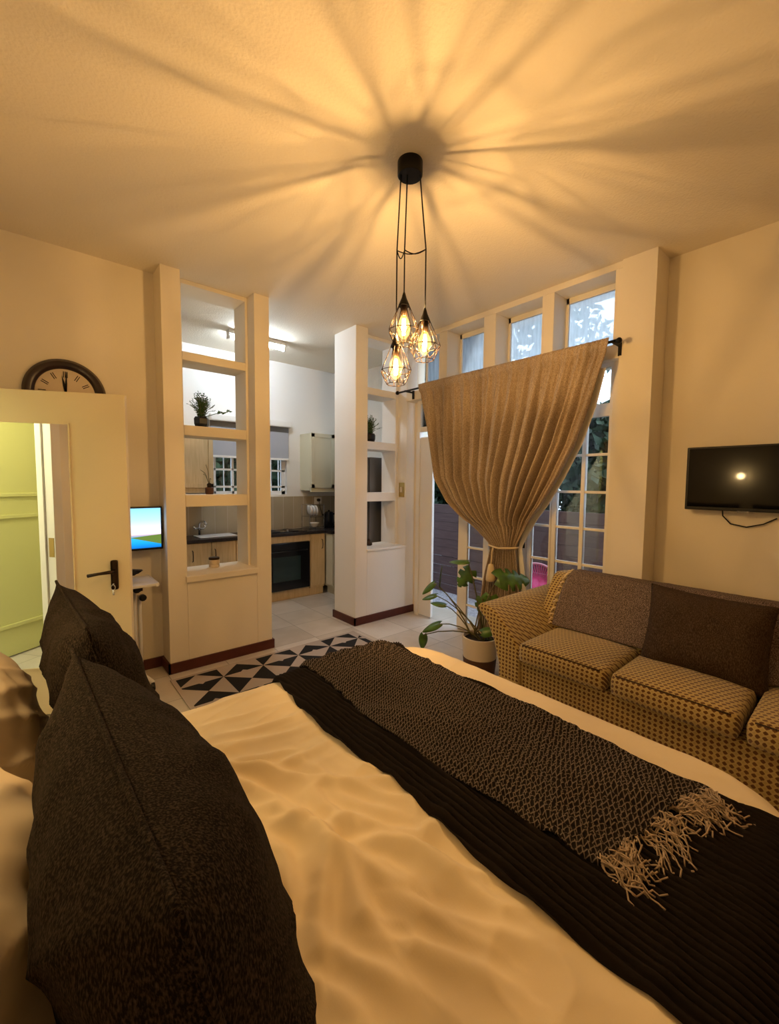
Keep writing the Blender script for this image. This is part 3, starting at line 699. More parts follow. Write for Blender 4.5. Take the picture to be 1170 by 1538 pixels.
# ---------------------------------------------------------------- sofa
so = thing('sofa', (2.75, .55, 0), 'golden brown three-seat sofa with dotted weave against the wall', 'sofa')
Y0, Y1 = -.62, 1.72
MB().box(2.30, 3.12, Y0+.22, Y1-.22, .10, .395, .02).build('base', SOFA, so, smooth=True, angle=40)
def prof_extrude(name, prof, y0, y1, parent, m, segs=10):
    b = MB(); b.prism(prof, y0, y1, lambda u, v, h: V((u, h, v))); return b.build(name, m, parent, bevel=.02)
prof_extrude('backrest', [(2.70, .36), (2.74, .52), (2.86, .74), (2.93, .83), (2.98, .85), (3.08, .845), (3.15, .80), (3.18, .70), (3.18, .10), (2.72, .10)], Y0+.18, Y1-.17, so, SOFA)
arm = [(.16, .08), (.155, .33), (.115, .47), (.06, .58), (.0, .635), (-.022, .665), (-.010, .69), (.03, .697), (.10, .675), (.19, .60), (.26, .52), (.305, .45), (.315, .08)]
for sgn, yb in ((-1, Y1-.01), (1, Y0+.01)):
    b = MB(); L = 10
    rows = []
    for i in range(L+1):
        f = i/L; x = 2.285+(3.14-2.285)*f; lift = .0
        rows.append([b.bm.verts.new((x-.012*(1-f), yb+sgn*u, z+lift*max(0, (z-.1)/.6))) for u, z in arm])
    for r1, r2 in zip(rows, rows[1:]):
        for k in range(len(arm)): b.bm.faces.new((r1[k], r1[(k+1) % len(arm)], r2[(k+1) % len(arm)], r2[k]))
    b.bm.faces.new(rows[0]); b.bm.faces.new(rows[-1][::-1])
    b.build('armrest', SOFA, so, bevel=.018, smooth=True, angle=50)
for y0, y1 in ((.885, 1.405), (.335, .865), (-.20, .315)):
    b = MB().box(2.255, 2.78, y0, y1, .397, .515, .035)
    bmesh.ops.subdivide_edges(b.bm, edges=[e for e in b.bm.edges if e.calc_length() > .2], cuts=8, use_grid_fill=True)
    for v in b.bm.verts:
        fx = 1-((v.co.x-2.52)/.27)**2; fy = 1-((v.co.y-(y0+y1)/2)/((y1-y0)/2))**2
        if v.co.z > .46: v.co.z += .022*max(0, fx)*max(0, fy)
        if v.co.x < 2.3: v.co.x -= .012*max(0, fy)
    cu = b.build('seat_cushion', SOFA, so, smooth=True)
    for zz, xx in ((.508, 2.262),):
        MB().tube([(xx, y0+.03, zz), (xx-.008, (y0+y1)/2, zz+.004), (xx, y1-.03, zz)], .005, 6).build('piping', BROWNC, cu, smooth=True)
for x in (2.36, 3.08):
    for y in (Y0+.28, Y1-.28): MB().lathe([(.022, 0), (.03, .10)], (x, y, 0), 12).build('leg', BRONZE, so)
# throw over the sofa back
st = thing('sofa_throw', (2.95, .5, .52), 'taupe tweed throw with a cream tasselled edge over the sofa back', 'throw')
bp_ = [(2.715, .525), (2.765, .60), (2.85, .745), (2.915, .842), (2.975, .868), (3.085, .862), (3.165, .81), (3.196, .70), (3.196, .45)]
def pol(f):
    x = f*(len(bp_)-1); i = min(int(x), len(bp_)-2); k = x-i; return V((bp_[i][0]+(bp_[i+1][0]-bp_[i][0])*k, bp_[i][1]+(bp_[i+1][1]-bp_[i][1])*k))
def stf(u, v):
    y = 1.425+(-.44-1.425)*u; p = pol(v); w = .006*fbm((y*6, v*4, 40))
    return V((p.x-abs(w)-.006, y+.010*math.sin(v*9), p.y+.003+abs(w)))
MB().grid(stf, 90, 40).build('cloth', SOFAT, st, smooth=True, solid=.006)
for i in range(13):
    v = .02+i*.042; p = stf(0, v); q = rnd.uniform(-.01, .01)
    MB().tube([p, p+V((-.004, .012, .002)), p+V((-.007, .024, -.008+q)), p+V((-.006, .030, -.024+q))], [.004, .006, .006, .004], 6).build('tassel', CREAMY, st, smooth=True)
pillow('brown_cushion', BROWNC, (2.715, .572, .690), V((.02, -1, -.035)), V((.33, 0, .94)), .56, .45, .21, 'dark brown linen cushion leaning on the sofa back', 'cushion', None, 55, .010, .06, seam=True, seamr=.003, ex=.6)

# ---------------------------------------------------------------- television
TM = Matrix.Translation((3.375, .49, 1.541)) @ Matrix.Rotation(math.radians(-1), 4, 'Y')
tv = thing('television', (3.40, .49, 1.34), 'black flat television mounted on the cream wall', 'television')
MB().box(-.012, .028, -.37, .37, -.206, .206, .006, TM).build('casing', BLACKP, tv)
MB().box(-.0135, -.011, -.355, .355, -.185, .195, 0, TM).build('screen', TVS, tv)
MB().box(.02, .075, -.12, .12, -.09, .09).build('wall_bracket', BLACKP, tv).data.transform(Matrix.Translation((3.376, .49, 1.54)))
MB().box(-.014, -.006, .03, .09, -.213, -.203, 0, TM).build('indicator_bar', FRIDGE, tv)
MB().tube([(3.40, .66, 1.34), (3.42, .66, 1.30), (3.43, .62, 1.25), (3.435, .54, 1.235), (3.435, .46, 1.26), (3.44, .40, 1.30)], .004, 6).build('cable', BLACKP, tv, smooth=True)

# ---------------------------------------------------------------- curtain, rod, tie
rd = thing('curtain_rod', (3.1, 2.37, 2.48), 'black curtain rod above the glass doors', 'curtain rod')
RX = 3.105
MB().tube([(RX, 3.50, 2.478), (RX, 1.235, 2.485)], .010, 12).build('rod', BLACK, rd, smooth=True)
for y, s_ in ((3.51, 1), (1.228, -1)): MB().lathe([(.010, -.02), (.020, -.012), (.022, 0), (.016, .014), (.004, .020)], (RX, y, 2.48), 14, 'Y').build('finial', BLACK, rd, smooth=True)
for y in (3.38, 2.62, 1.262):
    MB().box(RX-.008, 3.232, y-.007, y+.007, 2.47, 2.488).box(3.216, 3.232, y-.012, y+.012, 2.41, 2.50).build('bracket', BLACK, rd)
LE = [(2.505, 3.165), (2.47, 3.16), (2.30, 3.115), (2.08, 3.055), (1.80, 2.995), (1.54, 2.93), (1.33, 2.76), (1.20, 2.595), (1.07, 2.39), (.985, 2.27), (.945, 2.232), (.90, 2.240), (.70, 2.285), (.40, 2.33), (.06, 2.36)]
RE = [(2.505, 1.285), (2.47, 1.29), (2.30, 1.345), (2.08, 1.405), (1.80, 1.50), (1.54, 1.63), (1.33, 1.755), (1.20, 1.85), (1.07, 1.925), (.985, 1.97), (.945, 1.985), (.90, 1.975), (.70, 1.945), (.40, 1.91), (.06, 1.88)]
def itp(tb, z):
    for (a, p), (b, q) in zip(tb, tb[1:]):
        if z >= b: return p+(q-p)*(a-z)/(a-b)
    return tb[-1][1]
def cur(u, v, off=0., ex=0.):
    z = 2.512+(.06-2.512)*v
    l, r = itp(LE, min(z, 2.505)), itp(RE, min(z, 2.505))
    w = l-r
    uu = u+.030*noise.noise(V((u*6, v*1.2, 3)))*math.sin(PI*u)
    y = l+ex-(w+2*ex)*uu
    amp = .017+.050*ss(2.45, 1.9, z)*ss(.15, .5, w/1.9)
    if z < 1.15: amp = .022+.016*ss(.93, .5, z)
    if z > 2.44: amp = .010
    ph = u*2*PI*15+2.6*noise.noise(V((u*5, 0, 5)))+.8*noise.noise(V((u*3, v*1.6, 11)))
    sn = math.sin(ph); sn = math.copysign(abs(sn)**.75, sn)
    x = RX+amp*sn*(.35+1.25*abs(noise.noise(V((u*8.3, v*.9, 17)))))
    x += .45*amp*math.sin(u*2*PI*27+4*noise.noise(V((u*11, v*.8, 2))))*(.4+noise.noise(V((u*6, 2, 9))))
    x += .006*math.sin(u*2*PI*53+noise.noise(V((u*13, v*3, 2)))*5)*ss(1.6, 2.6, z)
    bulge = -.045*math.sin(PI*min(1, max(0, (2.45-z)/1.5)))*math.sin(PI*u)
    if z > 2.44: x = RX-.019+(x-RX)*.4
    return V((x+bulge+off, y, z))
def lin(u, v):
    z = 2.512+(.06-2.512)*v; l, r = itp(LE, z)+.004, itp(RE, z)-.016
    k = ss(2.45, 2.0, z)
    return V((RX+.030+.040*k+.008*math.sin(u*40), l-(l-r)*u, z))
cu = thing('curtain', (3.1, 2.1, .06), 'oatmeal linen curtain gathered and tied before the glass doors', 'curtain')
MB().grid(lambda u, v: cur(u, v), 340, 110).build('linen_panel', CURT, cu, smooth=True, solid=.002)
MB().grid(lambda u, v: lin(u, .075+.90*v), 60, 70).build('lining', LINING, cu, smooth=True, solid=.0015)
ti = thing('curtain_tie', (3.1, 2.1, .94), 'cream rope tie with tassel round the oatmeal curtain', 'curtain tie')
loop = []
for i in range(28):
    a = 2*PI*i/28; loop.append((RX+.068*math.sin(a), 2.107+.140*math.cos(a), .945+.012*abs(math.cos(a))))
MB().tube(loop, .008, 8, closed=True).build('rope', CREAMY, ti, smooth=True)
MB().tube([(3.028, 2.155, .945), (3.018, 2.158, .90), (3.02, 2.160, .84), (3.015, 2.160, .80)], .007, 8).build('rope_end', CREAMY, ti, smooth=True)
MB().lathe([(.006, .06), (.020, .055), (.026, .035), (.032, .0), (.040, -.06), (.042, -.085), (.030, -.095)], (3.012, 2.160, .745), 18).build('tassel', CREAMY, ti, smooth=True)

# ---------------------------------------------------------------- light switch
sw = thing('light_switch', (3.23, 3.57, 1.33), 'brass light switch plate on the right divider post', 'light switch')
MB().box(3.2335, 3.242, 3.525, 3.615, 1.335, 1.50, .003).build('plate', BRASS, sw)
MB().box(3.228, 3.235, 3.552, 3.588, 1.39, 1.45, .003).build('rocker', CLOCKF, sw)

# ---------------------------------------------------------------- rug
rg = thing('rug', (1.5, 2.95, 0), 'ivory rug with black star pattern between the bed and the divider', 'rug')
RX0, RX1, RY0, RY1 = .745, 2.42, 2.30, 3.37
MB().box(RX0, RX1, RY0, RY1, .001, .009, .003).build('pile', RUGW, rg)
pt = MB(); S = .316
def flat(pts, z, mi):
    f_ = pt.bm.faces.new([pt.bm.verts.new((p[0], p[1], z)) for p in pts]); f_.material_index = mi
for i in range(-1, 5):
    for j in range(3):
        x, y = .915+i*S, 3.335-(j+1)*S; c = (x+S/2, y+S/2)
        co = [(x, y), (x+S, y), (x+S, y+S), (x, y+S)]; md = [(x+S/2, y), (x+S, y+S/2), (x+S/2, y+S), (x, y+S/2)]
        for k in range(4):
            if (i+j) % 2: flat((c, co[k], md[k]), .0096, 0)
            else: flat((c, md[k-1], co[k]), .0096, 0)
        d_ = .024; flat([(x+a, y+S/2+b) for a, b in ((-d_, 0), (0, -d_), (d_, 0), (0, d_))], .0102, 1)
for co_, no_ in ((RX0+.03, -1), (RX1-.03, 1)):
    bmesh.ops.bisect_plane(pt.bm, geom=pt.bm.verts[:]+pt.bm.edges[:]+pt.bm.faces[:], plane_co=(co_, 0, 0), plane_no=(no_, 0, 0), clear_outer=True)
pt.build('star_pattern', [RUGB, RUGW], rg, recalc=False)

# ---------------------------------------------------------------- monstera
PX, PY = 2.63, 1.97
mn = thing('monstera_plant', (PX, PY, 0), 'monstera plant in a cream and brown pot behind the sofa arm', 'potted plant')
MB().lathe([(.105, 0), (.118, .02), (.130, .15), (.124, .155)], (PX, PY, 0), 28).build('pot_base', POTB, mn, smooth=True, angle=50)
MB().lathe([(.128, .150), (.137, .30), (.138, .312), (.126, .312), (.122, .285)], (PX, PY, 0), 28).build('pot_rim', POTC, mn, smooth=True, angle=50)
MB().lathe([(.124, .262), (.12, .286), (.01, .294)], (PX, PY, 0), 20).build('soil', SOIL, mn, smooth=True)
def leafmesh(c, tip, nrm, L, Wd, notch=5, curl=.15):
    "heart-shaped leaf with side slits; c = stalk joint"
    c = V(c); t = V(tip).normalized(); n = V(nrm); n = (n-t*n.dot(t)).normalized(); w = t.cross(n)
    b = MB(); ns = 26
    for sd in (-1, 1):
        ctr = []; out = []
        for i in range(ns+1):
            f = i/ns
            yy = -.16+1.16*f
            prof = math.sin(PI*min(1, (f*.92+.08)))**.62*(1-.30*f)
            if notch:
                ph = (f*notch) % 1.0
                if .25 < f < .9 and ph > .62: prof *= .52
            mid = max(0, (f-.12)/.88)
            cz = -curl*L*mid*mid
            ctr.append(b.bm.verts.new(c+t*(L*mid*1.0)+n*cz))
            out.append(b.bm.verts.new(c+t*(L*yy)+w*(sd*Wd/2*prof)+n*(cz-.10*Wd*prof*prof)))
        for i in range(ns):
            b.bm.faces.new((ctr[i], ctr[i+1], out[i+1], out[i]) if sd > 0 else (ctr[i], out[i], out[i+1], ctr[i+1]))
    bmesh.ops.remove_doubles(b.bm, verts=b.bm.verts, dist=.0003)
    return b
cdir = V((-.79, -.55, .26))       # toward the room
LV = [  # joint, tip direction, normal, length, width, notches
 ((2.66, 2.10, .80), (-.35, .40, -.75), cdir, .17, .17, 3),
 ((2.72, 1.88, .77), (.75, -.50, .0), V((-.6, -.4, .75)), .27, .25, 5),
 ((2.70, 1.93, .62), (-.1, .1, -1), cdir, .16, .17, 4),
 ((2.60, 2.08, .885), (-.5, .75, .03), V((-.12, -.1, 1)), .15, .14, 0),
 ((2.62, 2.40, .62), (.1, .1, .9), V((-.5, .85, .1)), .18, .09, 0),
 ((2.60, 2.44, .64), (-.35, .55, -.55), V((-.5, -.3, .7)), .15, .08, 0),
 ((2.58, 2.40, .55), (-.45, .75, -.25), V((-.3, -.3, .9)), .13, .085, 0),
 ((2.55, 2.27, .50), (-.5, .75, .15), V((-.3, -.3, .9)), .12, .075, 0),
 ((2.48, 2.26, .36), (-.45, .70, -.40), V((-.7, -.2, .7)), .17, .085, 0),
 ((2.40, 2.36, .26), (-.05, .10, -1), cdir, .13, .085, 0),
 ((2.56, 1.90, .37), (.25, -.35, .12), V((-.6, -.5, .6)), .11, .09, 0),
 ((2.66, 1.90, .28), (.05, -.10, -1), cdir, .16, .07, 0),
 ((2.66, 1.98, .60), (.1, .0, -.7), cdir, .16, .14, 3),
 ((2.70, 2.02, .52), (.4, -.3, -.4), cdir, .13, .12, 0)]
for i, (c, t, n, L, w, k) in enumerate(LV):
    r0 = V((PX+.05*math.cos(i*2.1), PY+.05*math.sin(i*2.1), .27)); c = V(c)
    md = r0.lerp(c, .5)+V((0, 0, .05))
    st_ = MB().tube([r0, r0.lerp(md, .5)+V((0, 0, .02)), md, md.lerp(c, .5)+V((0, 0, .012)), c], [.006, .0055, .005, .0045, .004], 6).build('stem', STEM, mn, smooth=True)
    leafmesh(c, t, n, L, w, k).build('leaf', LEAF, mn, smooth=True, solid=.0012)

# ---------------------------------------------------------------- small plants on the shelves
def fern(name, c, label, cat, R, Hh, seed, shape='hex', pr=.05, ph=.085, sprig=None, group=None, tone=FERN):
    r = random.Random(seed); c = V(c); o = thing(name, c, label, cat, group)
    MB().lathe([(pr*.8, .001), (pr, ph*.35), (pr*1.02, ph*.8), (pr*.85, ph), (pr*.7, ph), (pr*.68, ph*.8)], c, 6 if shape == 'hex' else 20).build('pot', BLACKP, o)
    f = MB(); st_ = MB()
    for i in range(46):
        a = r.uniform(0, 2*PI); e = r.uniform(.15, 1.0); p = c+V((0, 0, ph*.8))
        tip = p+V((math.cos(a)*R*e, math.sin(a)*R*e, Hh*(1.05-.55*e*e)*r.uniform(.7, 1.08)))
        m_ = p.lerp(tip, .5)+V((0, 0, Hh*.12)); pts = [p, p.lerp(m_, .55), m_, m_.lerp(tip, .55), tip]
        st_.tube(pts, .0012, 4)
        for k in range(1, 9):
            q = k/8; x = q*4; j = min(int(x), 3); b_ = pts[j].lerp(pts[j+1], x-j); d = (pts[j+1]-pts[j]).normalized()
            for sd in (-1, 1):
                w = d.cross(V((r.uniform(-.4, .4), r.uniform(-.4, .4), 1))).normalized()*sd
                l = .028*(1.15-.5*q); t2 = b_+(w*.8+d*.55).normalized()*l; n = d*.0055
                v = [f.bm.verts.new(z) for z in (b_, b_.lerp(t2, .5)+n, t2, b_.lerp(t2, .5)-n)]; f.bm.faces.new(v)
    st_.build('stems', STEM, o); f.build('foliage', tone, o)
    if sprig:
        s_ = MB().tube([c+V((.02, 0, ph)), c+V(sprig)*.55+V((0, 0, ph*.5)), c+V(sprig)], .003, 5)
        for k in range(12):
            b_ = c+V(sprig)*(.6+.45*k/12)+V((0, 0, .03*(1-k/12))); d = V((r.uniform(-.6, 1), r.uniform(-.5, .5), r.uniform(-.2, 1))).normalized()*.035; n = d.cross(V((0, 1, .3))).normalized()*.007
            v = [s_.bm.verts.new(z) for z in (b_, b_+d*.5+n, b_+d, b_+d*.5-n)]; s_.bm.faces.new(v)
        s_.build('sprig', FERN, o)
    return o
fern('potted_fern', (1.125, 3.76, 1.942), 'bushy green fern in a black faceted pot with a trailing sprig, left divider', 'potted plant', .105, .21, 4, 'hex', .060, .092, (.215, -.02, .155))
fern('potted_fern', (2.905, 3.74, 1.946), 'bushy green plant in a round black pot on the right divider shelf', 'potted plant', .13, .19, 11, 'round', .062, .095)
vs = thing('bud_vase', (1.178, 3.76, 1.383), 'small brown vase with thin dry twigs on the left divider', 'vase')
MB().lathe([(.030, 0), (.034, .01), (.034, .055), (.026, .06), (.020, .058)], (1.178, 3.76, 1.383), 20).build('vessel', POTB, vs, smooth=True, angle=50)
MB().lathe([(.018, .058), (.020, .085), (.012, .095)], (1.178, 3.76, 1.383), 14).build('moss', SOIL, vs)
tw = MB()
for dx, dy, dz in ((-.07, .0, .19), (-.045, .01, .155), (-.028, -.01, .235), (.02, .01, .11)): tw.tube([(1.178, 3.76, 1.46), (1.178+dx*.5, 3.76+dy, 1.46+dz*.55), (1.178+dx, 3.76+dy, 1.40+dz)], .0022, 5)
tw.build('twigs', STEM, vs)
cj = thing('candle_jar', (1.20, 3.74, .751), 'ribbed white candle jar with a dark lid on the left divider sill', 'jar')
MB().lathe([(.040, 0), (.043, .005), (.043, .022), (.040, .025), (.043, .028), (.043, .062), (.040, .066)], (1.20, 3.74, .751), 24).build('jar', POTC, cj, smooth=True, angle=40)
MB().lathe([(.044, .066), (.045, .070), (.045, .082), (.042, .085)], (1.20, 3.74, .751), 24).build('lid', BRONZE, cj, smooth=True, angle=40)
fg = thing('ornament', (2.885, 3.72, .791), 'small dark seated ornament with a thin rod on the right divider sill', 'ornament')
MB().lathe([(.028, 0), (.040, .012), (.034, .03), (.018, .045), (.020, .06), (.012, .072), (.002, .076)], (2.885, 3.72, .791), 16).build('figure', BRONZE, fg, smooth=True)
MB().tube([(2.87, 3.72, .80), (2.855, 3.715, .88), (2.845, 3.71, .935)], .003, 6).build('rod', BRONZE, fg)

# ---------------------------------------------------------------- kitchen
FY = 4.81
def handle(mb, x, y, z0, z1, ax='Z'):
    return mb.tube([(x, y, z0), (x, y-.025, z0+.008), (x, y-.03, (z0+z1)/2), (x, y-.025, z1-.008), (x, y, z1)], .005, 8)
def base_cab(x0, x1, doors, label, hx):
    o = thing('base_cabinet', ((x0+x1)/2, FY+.2, 0), label, 'cabinet', 'kitchen base cabinets')
    MB().box(x0, x1, FY+.02, KY-.015, .10, .82).build('body', CABW, o); MB().box(x0, x1, FY+.05, FY+.07, 0, .10).build('plinth', CABW, o)
    n = len(hx); w = (x1-x0)/n
    for i in range(n):
        a, b = x0+i*w+.003, x0+(i+1)*w-.003
        d = MB().box(a, b, FY, FY+.02, .13, .815, .003).build('door', CABW, o)
        handle(MB(), a+(b-a)*hx[i], FY, .62, .74).build('handle', BRONZE, d, smooth=True)
    return o
base_cab(.65, 1.245, 1, 'maple base cabinet at the left end of the kitchen run', [.85, .5][:1])
base_cab(1.247, 1.79, 1, 'maple two-door base cabinet under the sink', [.25, .12])
base_cab(1.792, 2.155, 1, 'maple base cabinet between the sink and the oven', [.8])
base_cab(2.775, 2.985, 1, 'narrow maple base cabinet right of the oven', [.78])
oh = thing('oven_housing', (2.465, 5.0, 0), 'maple housing cabinet around the black oven', 'cabinet', 'kitchen base cabinets')
MB().box(2.157, 2.773, FY+.01, KY-.015, .735, .82).build('top_rail', CABW, oh); MB().box(2.157, 2.773, FY+.05, FY+.07, 0, .125).build('plinth', CABW, oh)
MB().box(2.157, 2.172, FY+.01, KY-.015, .125, .735).build('side_panel', CABW, oh); MB().box(2.758, 2.773, FY+.01, KY-.015, .125, .735).build('side_panel', CABW, oh)
ov = thing('oven', (2.465, 5.0, .13), 'black built-in oven under the hob', 'oven')
MB().box(2.174, 2.756, FY+.02, KY-.05, .130, .73).build('body', BLACKP, ov)
dr = MB().box(2.174, 2.756, FY-.005, FY+.02, .132, .728, .004).build('door', OVENB, ov)
MB().box(2.24, 2.62, FY-.0075, FY-.005, .25, .56).build('window', OVENW, dr)
MB().tube([(2.22, FY-.005, .63), (2.22, FY-.03, .63), (2.71, FY-.03, .63), (2.71, FY-.005, .63)], .007, 8).build('handle', BLACKP, dr, smooth=True)
rc = thing('base_cabinet', (3.3, 4.9, 0), 'maple corner base cabinet beside the fridge', 'cabinet', 'kitchen base cabinets')
MB().box(3.02, 3.645, 4.64, KY-.015, .10, .82).build('body', CABC, rc); MB().box(3.0, 3.02, 4.645, FY-.003, .13, .815, .003).build('door', CABC, rc); MB().box(3.05, 3.07, 4.64, FY+.04, 0, .10).build('plinth', CABC, rc)
wt = MB().box(.61, 3.645, FY-.02, KY-.014, .821, .86, .004).box(2.98, 3.645, 4.635, FY-.015, .821, .86, .004)
tag(wt.build('worktop', CTOP), 'dark speckled worktop along the kitchen wall', 'worktop')
hb = thing('hob', (2.46, 5.0, .86), 'black glass hob with a control knob on the worktop', 'hob')
MB().box(2.20, 2.74, 4.84, 5.16, .861, .869, .003).build('plate', OVENB, hb)
for x in (2.33, 2.58):
    for y in (4.93, 5.08): MB().lathe([(.07, .869), (.072, .872), (.06, .874)], (x, y, 0), 20).build('burner', BLACKP, hb)
MB().lathe([(.016, .869), (.016, .89), (.012, .893)], (2.47, 4.87, 0), 14).build('knob', CHROME, hb)
sk = thing('sink', (1.58, 5.02, .86), 'white inset sink with drainer in the worktop', 'sink')
MB().box(1.42, 1.84, 4.87, 5.14, .861, .870, .004).build('rim', PORC, sk); MB().box(1.60, 1.82, 4.89, 5.12, .8705, .8725).build('drainer', PORC, sk)
tp = thing('tap', (1.50, 5.18, .86), 'chrome mixer tap behind the white sink', 'tap')
MB().tube([(1.50, 5.18, .861), (1.50, 5.18, .99), (1.51, 5.16, 1.02), (1.53, 5.10, 1.03), (1.54, 5.05, 1.0)], .012, 10).build('spout', CHROME, tp, smooth=True)
for dx in (-.07, .07): MB().tube([(1.50, 5.18, .94), (1.50+dx*.7, 5.17, .945), (1.50+dx, 5.165, .97)], .012, 10).build('lever', CHROME, tp, smooth=True)
def wall_cab(x0, x1, z0, z1, n, label, m):
    o = thing('wall_cabinet', ((x0+x1)/2, 5.1, z0), label, 'cabinet', 'kitchen wall cabinets')
    MB().box(x0, x1, 4.97, KY-.001, z0, z1).build('body', m, o)
    w = (x1-x0)/n
    for i in range(n):
        a, b = x0+i*w+.003, x0+(i+1)*w-.003
        d = MB().box(a, b, 4.95, 4.97, z0+.035, z1, .003).build('door', m, o)
        fr = MB().box(a, a+.05, 4.943, 4.951, z0+.035, z1, .002).box(b-.05, b, 4.943, 4.951, z0+.035, z1, .002).box(a, b, 4.943, 4.951, z1-.05, z1, .002).box(a, b, 4.943, 4.951, z0+.035, z0+.085, .002)
        fr.build('door_frame', m, d)
    MB().box(x0, x1, 4.955, 4.985, z0-.02, z0+.032).build('pelmet', m, o)
    return o
wall_cab(2.86, 3.60, 1.385, 2.15, 2, 'cream wall cabinet right of the kitchen window', CABC)
wall_cab(.92, 1.60, 1.385, 2.10, 1, 'maple wall cabinet left of the kitchen window', CABW)
hd = tag(MB().box(.95, 1.55, 4.90, KY-.014, 1.30, 1.362, .004).build('extractor_hood', FRIDGE), 'flat grey extractor hood below the left wall cabinet', 'extractor hood')
# kitchen window
kw = MB(); KX0, KX1, KZ0, KZ1 = 1.70, 2.66, 1.33, 2.24; y0, y1 = KY+.06, KY+.10
kw.box(KX0, KX1, y0, y1, KZ0, KZ0+.045).box(KX0, KX1, y0, y1, KZ1-.045, KZ1).box(KX0, KX0+.04, y0, y1, KZ0, KZ1).box(KX1-.05, KX1, y0, y1, KZ0, KZ1)
for x in (1.95, 2.20, 2.42): kw.box(x-.012, x+.012, y0, y1, KZ0, KZ1)
for z in (1.43, 1.645, 1.86): kw.box(KX0, KX1, y0, y1, z-.012, z+.012)
w9 = struct('window_9', kw, PAINTW, 'small-paned kitchen window with burglar bars', 'window')
MB().box(KX0, KX1, y0+.018, y0+.022, KZ0+.02, KZ1-.02).build('glass', GLASS, w9)
bb = MB()
for i in range(9): bb.box(1.76+i*.105-.006, 1.76+i*.105+.006, KY+.13, KY+.14, KZ0, KZ1)
bb.build('burglar_bars', PAINTW, w9)
bl = thing('roller_blind', (2.18, KY-.03, 1.8), 'blue-grey roller blind half lowered over the kitchen window', 'blind')
MB().box(1.66, 2.68, KY-.016, KY-.012, 1.81, 2.27).build('fabric', SHADEB, bl)
MB().box(1.65, 2.70, KY-.075, KY-.001, 2.22, 2.30, .015).build('cassette', PAINTW, bl); MB().box(1.66, 2.68, KY-.022, KY-.006, 1.785, 1.812, .003).build('bottom_bar', PAINTW, bl)
MB().box(1.66, 2.68, KY-.02, KY-.013, 2.155, 2.222).build('top_fabric', FRIDGE, bl)
# fridge
fz = thing('fridge', (3.33, 4.27, 0), 'tall grey fridge freezer standing behind the right divider', 'fridge')
MB().box(3.075, 3.64, 3.96, 4.60, .02, 1.80, .012).build('body', FRIDGE, fz)
MB().box(3.015, 3.07, 3.965, 4.595, .05, 1.27, .012).build('door', FRIDGE, fz); MB().box(3.015, 3.07, 3.965, 4.595, 1.285, 1.795, .012).build('freezer_door', FRIDGE, fz)
MB().tube([(3.015, 4.03, .85), (2.985, 4.03, .87), (2.985, 4.03, 1.20), (3.015, 4.03, 1.22)], .008, 8).build('handle', BLACKP, fz, smooth=True)
for x in (3.1, 3.6):
    for y in (4.0, 4.55): MB().lathe([(.02, 0), (.02, .03)], (x, y, 0), 10).build('foot', BLACKP, fz)
# dish rack, kettle, socket
dk = thing('dish_rack', (2.95, 5.05, .861), 'chrome dish rack with white crockery on the worktop', 'dish rack')
m = MB()
for z in (.875, 1.03, 1.19):
    pts = [(2.84, 4.95, z), (3.06, 4.95, z), (3.06, 5.17, z), (2.84, 5.17, z)]; m.tube(pts, .004, 6, closed=True)
for x in (2.84, 3.06):
    for y in (4.95, 5.17): m.tube([(x, y, .861), (x, y, 1.19)], .004, 6)
for i in range(7): m.tube([(2.855+i*.032, 4.95, 1.03), (2.855+i*.032, 5.17, 1.03)], .002, 5); m.tube([(2.855+i*.032, 4.95, .88), (2.855+i*.032, 5.17, .88)], .002, 5)
m.build('wire_frame', CHROME, dk)
for i in range(3):
    MM = Matrix.Rotation(math.radians(80), 4, 'Y')
    tag(MB().lathe([(.01, 0), (.05, .002), (.078, .012), (.075, .015), (.048, .006), (.005, .004)], (2.885+i*.045, 5.06, 1.115), 24, 'Z', MM).build('plate', PORC, None, smooth=True), ['white plate first from the hob in the dish rack', 'white plate in the middle of the dish rack', 'white plate nearest the kettle in the dish rack'][i], 'plate', 'plates in the dish rack')
tag(MB().lathe([(.03, 0), (.035, .004), (.065, .05), (.068, .06), (.062, .058), (.03, .008)], (2.96, 5.04, .886), 24).build('bowl', PORC, None, smooth=True), 'white bowl in the bottom of the dish rack', 'bowl')
kt = thing('kettle', (3.22, 5.08, .86), 'black electric kettle on the worktop beside the dish rack', 'kettle')
MB().lathe([(.075, .861), (.08, .87), (.08, .885), (.072, .89), (.076, .90), (.062, 1.06), (.05, 1.08), (.012, 1.09), (.012, 1.105), (.002, 1.108)], (3.22, 5.08, 0), 24).build('body', KETT, kt, smooth=True, angle=40)
MB().tube([(3.275, 5.05, 1.05), (3.33, 5.02, 1.06), (3.335, 5.02, .98), (3.29, 5.04, .92)], .010, 8).build('handle', KETT, kt, smooth=True)
MB().prism([(.0, .0), (.045, .03), (.0, .05)], -.015, .015, lambda u, v, h: V((3.165-u, 5.10+h, 1.01+v))).build('spout', KETT, kt)
pg = thing('wall_socket', (3.13, KY-.02, 1.2), 'white wall socket with a black plug above the worktop', 'socket')
MB().box(3.07, 3.19, KY-.022, KY-.0125, 1.19, 1.285, .003).build('plate', PORC, pg)
MB().lathe([(.02, -.035), (.022, -.02), (.022, 0)], (3.13, KY-.022, 1.245), 12, 'Y').tube([(3.13, KY-.05, 1.24), (3.14, KY-.055, 1.15), (3.18, KY-.08, 1.0), (3.22, KY-.09, .90)], .004, 6).build('plug', BLACKP, pg)

